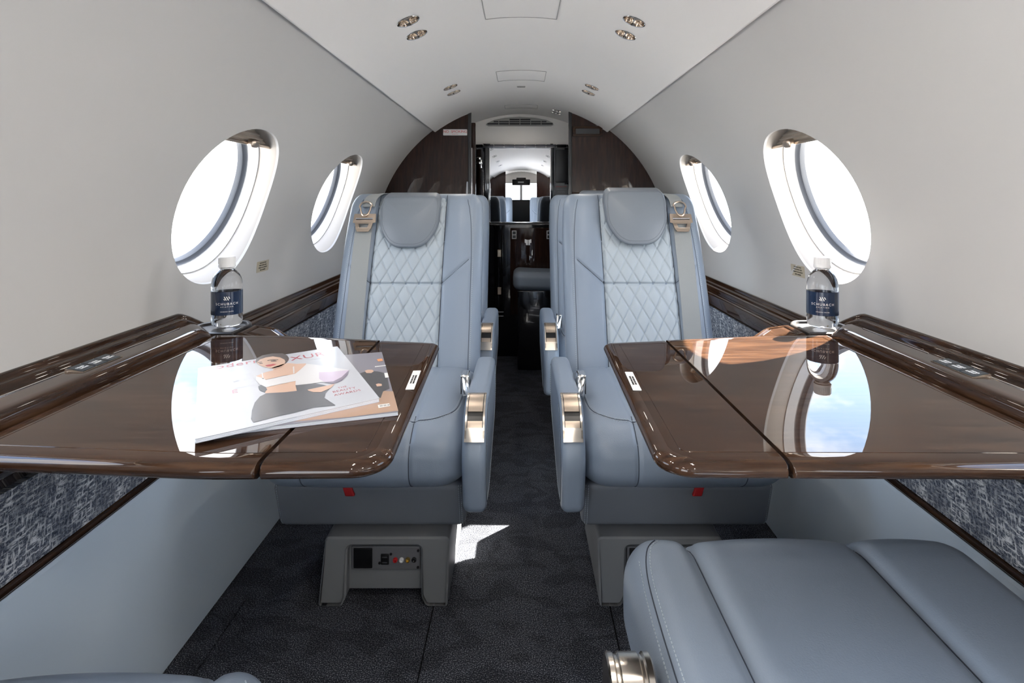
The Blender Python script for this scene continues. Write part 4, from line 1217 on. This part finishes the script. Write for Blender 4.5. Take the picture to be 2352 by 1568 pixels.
# ------------------------------------------------------------------ bottles
def bottle(x, y, z, label, turn=0.):
    t = thing('water_bottle', label, 'bottle', (x, y, z), turn)
    r = .0315
    body = [(.0001, .004), (.010, .003), (.020, .0005), (.026, 0), (.030, .003), (r, .010), (r, .020), (r - .0006, .022), (r - .0006, .077), (r, .080), (r, .086), (.0308, .094), (.0288, .103), (.025, .1115), (.019, .1185), (.0145, .1225), (.0125, .1255), (.0120, .130)]
    mb = MB(); mb.lathe(body, n=56); mb.lathe([(.0120, .130), (.0112, .130), (.0112, .1255)], n=56); obj('body', mb, 'water', t, angle=60)
    mb = MB(); mb.lathe([(r + .0001, .026), (r + .0003, .0262), (r + .0003, .0762), (r + .0001, .0764)], n=64); lb = obj('label', mb, 'label_navy', t)
    mb = MB(); mb.lathe([(.0001, .1505), (.0150, .1505), (.0163, .1497), (.0168, .148), (.0172, .134), (.0174, .1335), (.0175, .1325), (.0178, .1300), (.0176, .1275), (.0128, .1272)], n=72)
    n = 72; obj('cap', mb, 'white_plastic', t, angle=35)
    mb = MB()
    for i in range(48):
        a = 2 * PI * i / 48; mb.tube([(.0172 * math.cos(a), .0172 * math.sin(a), .1345), (.0168 * math.cos(a), .0168 * math.sin(a), .1475)], .00035, 4)
    obj('cap_ribs', mb, 'white_plastic', t, smooth=False)
    mb = MB(); mb.lathe([(.0120, .126), (.0150, .1262), (.0152, .1245), (.0135, .1236)], n=48); obj('neck_ring', mb, 'white_plastic', t)
    mb = MB()
    def wrap(tb, zc, sc=1.):
        rr = r + .0007
        v = []
        for a, b_, c in tb.v:
            th = -PI / 2 + a * sc / rr; v.append((rr * math.cos(th) , rr * math.sin(th), zc + b_ * sc))
        mb.add(v, tb.f)
    wrap(text_mb('SCHUBACH', .0072, 1.35, extrude=0, bold=.00008), .0505); wrap(text_mb('AVIATION', .0036, 1.7, extrude=0), .0443); wrap(text_mb('DRINKING WATER', .0027, 1.2, extrude=0), .034)
    lg = MB()   # chevron mark of slanted bars
    for x0, z0, x1, z1, w in ((-.0052, .0040, -.0012, -.0040, .0019), (-.0010, .0040, .0030, -.0040, .0019), (.0032, .0040, .0056, -.0008, .0019), (-.0060, -.0005, -.0044, -.0040, .0017)):
        lg.add([(x0 - w / 2, z0, 0), (x0 + w / 2, z0, 0), (x1 + w / 2, z1, 0), (x1 - w / 2, z1, 0)], [(0, 1, 2, 3)])
    wrap(lg, .0625)
    obj('print', mb, 'ink_white', lb, smooth=False)
    return t
ZB = E - .287
bottle(-.648, 1.247, E - .2785, 'small water bottle with navy label standing beyond the left table', math.radians(27))
bottle(.660, 1.240, E - .2785, 'small water bottle with navy label standing beyond the right table', math.radians(-27))

# ------------------------------------------------------------------ magazines
def mag_px(X, Y): return (420 + X / 3.675, 740 + Y / 3.675)
def poly_on(mb, pts, zp, z, off, mat):
    P = [(*at(*mag_px(*p), zp), 0) for p in pts]
    P = [(x - off[0], y - off[1], z) for x, y, _ in P]
    tri = tessellate_polygon([[Vector(p) for p in P]]); mb.add(P, [tuple(q) for q in tri], mat)
def magazine(corn, zb, th, label, cover, sag=None):
    c = (sum(p[0] for p in corn) / 4, sum(p[1] for p in corn) / 4)
    t = thing('magazine', label, 'magazine', (*c, zb))
    loc = [(x - c[0], y - c[1]) for x, y in corn]
    f = rpoly(loc, .0015, 2)
    mb = MB(); mb.slab(f, [(.0008, .0004), (.0004, .0007), (.0008, .0012), (.0004, .0018), (.0008, .0024), (.0003, .0030), (.0008, .0036), (.0003, th - .0007), (.0003, th - .0004)], lambda u, v, h: (u, v, h)); obj('pages', mb, 'paper', t, angle=30)
    mb = MB(); mb.slab(f, [(0, th - .0004), (0, th)], lambda u, v, h: (u, v, h)); mb.slab(f, [(0, 0), (0, .0004)], lambda u, v, h: (u, v, h)); cv = obj('cover', mb, cover, t, smooth=False)
    return t, cv, c
th = .0052
z1 = TZ + .0002 + th; ztop = z1 + th + .0002
A = at(455, 845, ztop); B = at(775, 795, ztop); C_ = at(872, 914, ztop); D = at(447, 1008, ztop)
# make it a true rectangle about the mean directions
cen = Vector(((A[0] + B[0] + C_[0] + D[0]) / 4, (A[1] + B[1] + C_[1] + D[1]) / 4))
e1 = ((Vector(B) - Vector(A)) + (Vector(C_) - Vector(D))).normalized(); e2 = Vector((-e1.y, e1.x))
w_ = ((Vector(B) - Vector(A)).length + (Vector(C_) - Vector(D)).length) / 4; h_ = ((Vector(A) - Vector(D)).length + (Vector(B) - Vector(C_)).length) / 4
rect = [Vector(A), Vector(B), Vector(C_), Vector(D)]
e2 = ((Vector(A) - Vector(D)) + (Vector(B) - Vector(C_))).normalized()
# lower magazine
A2 = Vector(at(877, 808, z1)); B2 = Vector(at(915, 945, z1)); ee = (B2 - A2).normalized(); pp = Vector((ee.y, -ee.x)); pp = pp if pp.x < 0 else -pp
rect2 = [A2 + pp * .212, A2, B2, B2 + pp * .212]
t2, cv2, c2 = magazine([tuple(p) for p in rect2], TZ + .0002, th, 'lower magazine on the left table with a dark cover and a bar code, mostly covered', 'p_room')
t1, cv1, c1 = magazine([tuple(p) for p in rect], z1 + .0002, th, 'upper magazine on the left table with a woman in a white top on the cover', 'cover_white')
zt2 = th + .00015
mb = MB()
poly_on(mb, [(1690, 580), (1775, 583), (1818, 745), (1400, 800), (900, 840), (700, 870), (650, 800), (1200, 730), (1640, 680), (1660, 640)], z1, zt2, c2, 0)
obj('printed_table', mb, 'p_table', cv2, smooth=False)
mb = MB()
poly_on(mb, [(1400, 470), (1500, 430), (1560, 410), (1640, 415), (1710, 430), (1730, 480), (1745, 560), (1690, 585), (1670, 640), (1600, 620), (1500, 500)], z1, zt2 + .00015, c2, 0)
obj('printed_coat', mb, 'p_coat', cv2, smooth=False)
mb = MB(); poly_on(mb, [(1535, 412), (1560, 402), (1600, 402), (1612, 415), (1590, 430), (1550, 430)], z1, zt2 + .0003, c2, 0); poly_on(mb, [(1628, 525), (1650, 518), (1678, 522), (1680, 538), (1640, 544)], z1, zt2 + .0003, c2, 0); obj('printed_face_and_hand', mb, 'p_skin', cv2, smooth=False)
mb = MB(); poly_on(mb, [(1636, 312), (1680, 306), (1690, 325), (1650, 332)], z1, zt2 + .0001, c2, 0); obj('printed_lamp', mb, 'p_lamp', cv2, smooth=False)
mb = MB(); poly_on(mb, [(1645, 700), (1742, 686), (1750, 708), (1652, 726)], z1, zt2 + .0003, c2, 0); poly_on(mb, [(1700, 430), (1728, 428), (1738, 466), (1708, 470)], z1, zt2 + .0003, c2, 0); poly_on(mb, [(1620, 372), (1712, 362), (1714, 368), (1622, 379)], z1, zt2 + .0001, c2, 0); obj('bar_code_box', mb, 'placard_white', cv2, smooth=False)
mb = MB()
for i in range(16):
    if i in (5, 11): continue
    x = 1662 + i * 5.2; poly_on(mb, [(x, 703 - (i * .7)), (x + 2.6, 702.6 - i * .7), (x + 4.0, 716 - i * .7), (x + 1.4, 716.6 - i * .7)], z1, zt2 + .00045, c2, 0)
obj('bar_code', mb, 'ink_black', cv2, smooth=False)
# upper magazine print
L0 = th + .0001; st_ = .00008
def pr(name, polys, mat, lay):
    mb = MB()
    for p in polys: poly_on(mb, p, ztop, L0 + st_ * lay, c1, 0)
    return obj(name, mb, mat, cv1, smooth=False)
E1 = (e1.x, e1.y, 0); E2 = (e2.x, e2.y, 0)
def txt(name, items, mat, lay):
    mb = MB()
    for s_, X, Y, size, sp in items:
        p = at(*mag_px(X, Y), ztop); put(mb, text_mb(s_, size, sp, extrude=0, bold=size * .012), (p[0] - c1[0], p[1] - c1[1], L0 + st_ * lay), (e1.x * .8, e1.y * .8, 0), E2)
    return obj(name, mb, mat, cv1, smooth=False)
txt('title', [('Modern', 405, 362, .032, 1.1), ('LUXURY', 1010, 295, .034, 1.05)], 'p_title', 1)
txt('small_print', [('SAN DIEGO', 1110, 312, .0062, 1.3), ('BEST OF THE CITY', 560, 480, .006, 1.1), ('THE NEW STARS', 520, 545, .006, 1.1)], 'ink_grey', 1)
txt('cover_lines', [('THE', 1345, 548, .0085, 1.1), ('BEAUTY', 1362, 570, .0105, 1.1), ('AWARDS', 1390, 594, .0105, 1.1)], 'p_title', 1)
txt('side_title', [('LINE', 300, 610, .022, 1.5)], 'p_title', 1)
txt('sub_lines', [('THE BEST TREATMENTS OF THE YEAR', 1400, 614, .0040, 1.), ('SPAS, SALONS AND MORE', 1410, 640, .0040, 1.), ('SPRING STYLE AND TRAVEL', 1430, 662, .0040, 1.)], 'ink_grey', 1)
pr('printed_hair', [[(612, 335), (622, 305), (670, 280), (750, 264), (840, 262), (882, 280), (897, 305), (885, 330), (866, 352), (840, 350), (700, 360), (640, 352)]], 'p_hair', 2)
pr('printed_skin', [[(622, 342), (650, 315), (700, 298), (760, 289), (820, 298), (858, 316), (866, 336), (850, 362), (812, 378), (762, 390), (725, 387), (680, 377), (648, 364)],
                    [(752, 385), (850, 352), (885, 345), (960, 352), (1040, 348), (1030, 400), (960, 440), (850, 452), (690, 487), (625, 482), (618, 455), (700, 422), (765, 406)],
                    [(700, 552), (955, 495), (965, 585), (860, 600), (720, 608), (695, 598)]], 'p_skin', 3)
pr('printed_jaw_shade', [[(768, 392), (815, 380), (856, 356), (862, 362), (822, 388), (775, 400)]], 'p_skin_dark', 4)
pr('printed_features', [[(712, 322), (760, 314), (806, 316), (806, 320), (760, 319), (715, 327)], [(628, 340), (668, 334), (668, 338), (630, 345)], [(740, 326), (775, 322), (800, 328), (770, 333), (745, 332)], [(640, 348), (672, 345), (676, 350), (650, 354)]], 'p_hair', 5)
pr('printed_lips', [[(694, 366), (722, 359), (742, 357), (760, 353), (790, 354), (766, 366), (740, 374), (712, 375)]], 'p_lips', 5)
pr('printed_skirt', [[(706, 600), (860, 592), (962, 580), (950, 530), (1100, 512), (1255, 545), (1205, 600), (1195, 640), (1290, 702), (1100, 722), (940, 765), (800, 795), (595, 848), (576, 815), (583, 745), (606, 680), (650, 628)]], 'p_skirt', 4)
pr('printed_top', [[(618, 458), (690, 478), (700, 490), (830, 462), (950, 436), (1000, 395), (1045, 353), (1120, 360), (1220, 380), (1300, 388), (1402, 405), (1385, 450), (1340, 492), (1270, 520), (1180, 505), (1090, 520), (950, 534), (952, 497), (830, 522), (700, 552), (645, 525), (618, 490)]], 'p_top', 6)
pr('printed_straps', [[(664, 430), (674, 428), (682, 480), (672, 482)], [(928, 378), (940, 374), (942, 432), (932, 436)]], 'p_top', 6)
pr('printed_sleeve_shade', [[(1150, 425), (1260, 420), (1402, 406), (1388, 448), (1342, 492), (1270, 520), (1190, 506), (1150, 480)]], 'p_lilac', 7)
pr('printed_sleeve_fold', [[(1402, 407), (1388, 450), (1342, 494), (1268, 522), (1190, 508), (1270, 502), (1340, 465)]], 'p_shadow', 8)
pr('printed_forearm', [[(1052, 572), (1100, 562), (1230, 535), (1282, 522), (1250, 556), (1170, 592), (1100, 592), (1060, 580)]], 'p_skin', 7)
pr('printed_flower', [[(636, 545), (660, 530), (700, 550), (712, 572), (690, 592), (660, 582), (645, 570)]], 'p_flower', 7)

# ------------------------------------------------------------------ light
w = bpy.data.worlds.new('Sky'); S.world = w; w.use_nodes = True; nt = w.node_tree; nt.nodes.clear()
o = nt.nodes.new('ShaderNodeOutputWorld'); bg = nt.nodes.new('ShaderNodeBackground')
tc = nt.nodes.new('ShaderNodeTexCoord'); mp = nt.nodes.new('ShaderNodeMapping'); mp.inputs['Scale'].default_value = (1, 1, 2.2)
n = nt.nodes.new('ShaderNodeTexNoise'); n.inputs['Scale'].default_value = 2.6; n.inputs['Detail'].default_value = 6; n.inputs['Roughness'].default_value = .6
r_ = ramp(nt, [(.42, (0, 0, 0)), (.60, (1, 1, 1))])
sx = nt.nodes.new('ShaderNodeSeparateXYZ'); rg_ = ramp(nt, [(.48, (.9, .95, 1.0)), (.60, (.55, .74, 1.0)), (1., (.22, .42, .85))])
mr = nt.nodes.new('ShaderNodeMapRange'); mr.inputs['From Min'].default_value = -1; mr.inputs['From Max'].default_value = 1
mx = nt.nodes.new('ShaderNodeMix'); mx.data_type = 'RGBA'; mx.inputs['B'].default_value = (1.35, 1.33, 1.30, 1)
_l(nt, tc.outputs['Generated'], mp.inputs['Vector']); _l(nt, mp.outputs[0], n.inputs['Vector']); _l(nt, n.outputs['Fac'], r_.inputs['Fac'])
_l(nt, tc.outputs['Generated'], sx.inputs[0]); _l(nt, sx.outputs['Z'], mr.inputs['Value']); _l(nt, mr.outputs[0], rg_.inputs['Fac'])
_l(nt, r_.outputs['Color'], mx.inputs['Factor']); _l(nt, rg_.outputs['Color'], mx.inputs['A']); _l(nt, mx.outputs['Result'], bg.inputs['Color'])
bg.inputs['Strength'].default_value = SKY
_l(nt, bg.outputs[0], o.inputs[0])
sd = Vector((.27, .235, .27)).normalized()
sl = bpy.data.lights.new('sun', 'SUN'); sl.energy = SUN; sl.angle = math.radians(.6); sl.color = (1, .94, .84)
so = bpy.data.objects.new('sun', sl); COL.objects.link(so); so.rotation_euler = (-sd).to_track_quat('-Z', 'Y').to_euler(); so.location = sd * 20
def portal(name, loc, rot, sx_, sy_):
    l = bpy.data.lights.new(name, 'AREA'); l.shape = 'RECTANGLE'; l.size = sx_; l.size_y = sy_; l.cycles.is_portal = True
    q = bpy.data.objects.new(name, l); COL.objects.link(q); q.location = loc; q.rotation_euler = rot.to_euler(); return q
for yc in WIN_Y:
    for sg in (-1, 1):
        if sg < 0 and yc < -1: continue
        c = WC3 + NW * .10; d = Vector((-sg * NW.x, 0, -NW.z)); portal('window_light', (sg * c.x, yc, c.z), d.to_track_quat('-Z', 'Y'), .44, .44)
portal('opening_light', (-.82, -1.43, .75), Vector((1, 0, 0)).to_track_quat('-Z', 'Y'), 1.6, 1.8)  # sampling portal for the added side opening
portal('windshield_light', (0, YA - .02, E + .12), Vector((0, 1, 0)).to_track_quat('-Z', 'Z'), 1.2, .48)
# lavatory lamp, then fill spots added at the unlit downlights
def lamp(name, loc, d, e, size, col=(1, .93, .84), kind='AREA', sy=None):
    l = bpy.data.lights.new(name, kind); l.energy = e; l.color = col
    if kind == 'AREA':
        l.size = size
        if sy: l.shape = 'RECTANGLE'; l.size_y = sy
    q = bpy.data.objects.new(name, l); COL.objects.link(q); q.location = loc; q.rotation_euler = Vector(d).to_track_quat('-Z', 'Y').to_euler(); return q
lamp('lavatory_light', (.0, 3.26, E + .44), (0, 0, -1), LAV, .10)
for y in LY:
    for sg in (-1, 1):
        (x, z), (nx, nz) = ceil_pt(sg * SL)
        l = bpy.data.lights.new('downlight_fill', 'SPOT'); l.energy = FILL if y > 1 else FILL_NEAR; l.spot_size = math.radians(150); l.spot_blend = .8; l.shadow_soft_size = .02; l.color = (1, .92, .82)  # added fill, stronger over the near seats
        q = bpy.data.objects.new('downlight_fill', l); COL.objects.link(q); q.location = (x + nx * .004, y, z + nz * .004); q.rotation_euler = Vector((nx, 0, nz)).to_track_quat('-Z', 'Y').to_euler()

# ------------------------------------------------------------------ camera
cd = bpy.data.cameras.new('camera'); cam = bpy.data.objects.new('camera', cd); COL.objects.link(cam); S.camera = cam
cam.location = (0, 0, E); cam.rotation_euler = (PI / 2, 0, 0)
cd.sensor_width = 36; cd.lens = F / 2352 * 36
cd.shift_x = (1176 - VX) / 2352; cd.shift_y = -(784 - VY) / 2352
cd.clip_start = .02; cd.clip_end = 200
S.view_settings.view_transform = 'Standard'; S.view_settings.look = 'None'; S.view_settings.gamma = 1; S.view_settings.use_curve_mapping = False
S.view_settings.exposure = EXPO
S.cycles.max_bounces = 16; S.cycles.diffuse_bounces = 8; S.cycles.glossy_bounces = 6; S.cycles.transmission_bounces = 10; S.cycles.transparent_max_bounces = 16
S.cycles.caustics_reflective = False; S.cycles.caustics_refractive = False; S.cycles.sample_clamp_indirect = 8
S.cycles.use_denoising = True
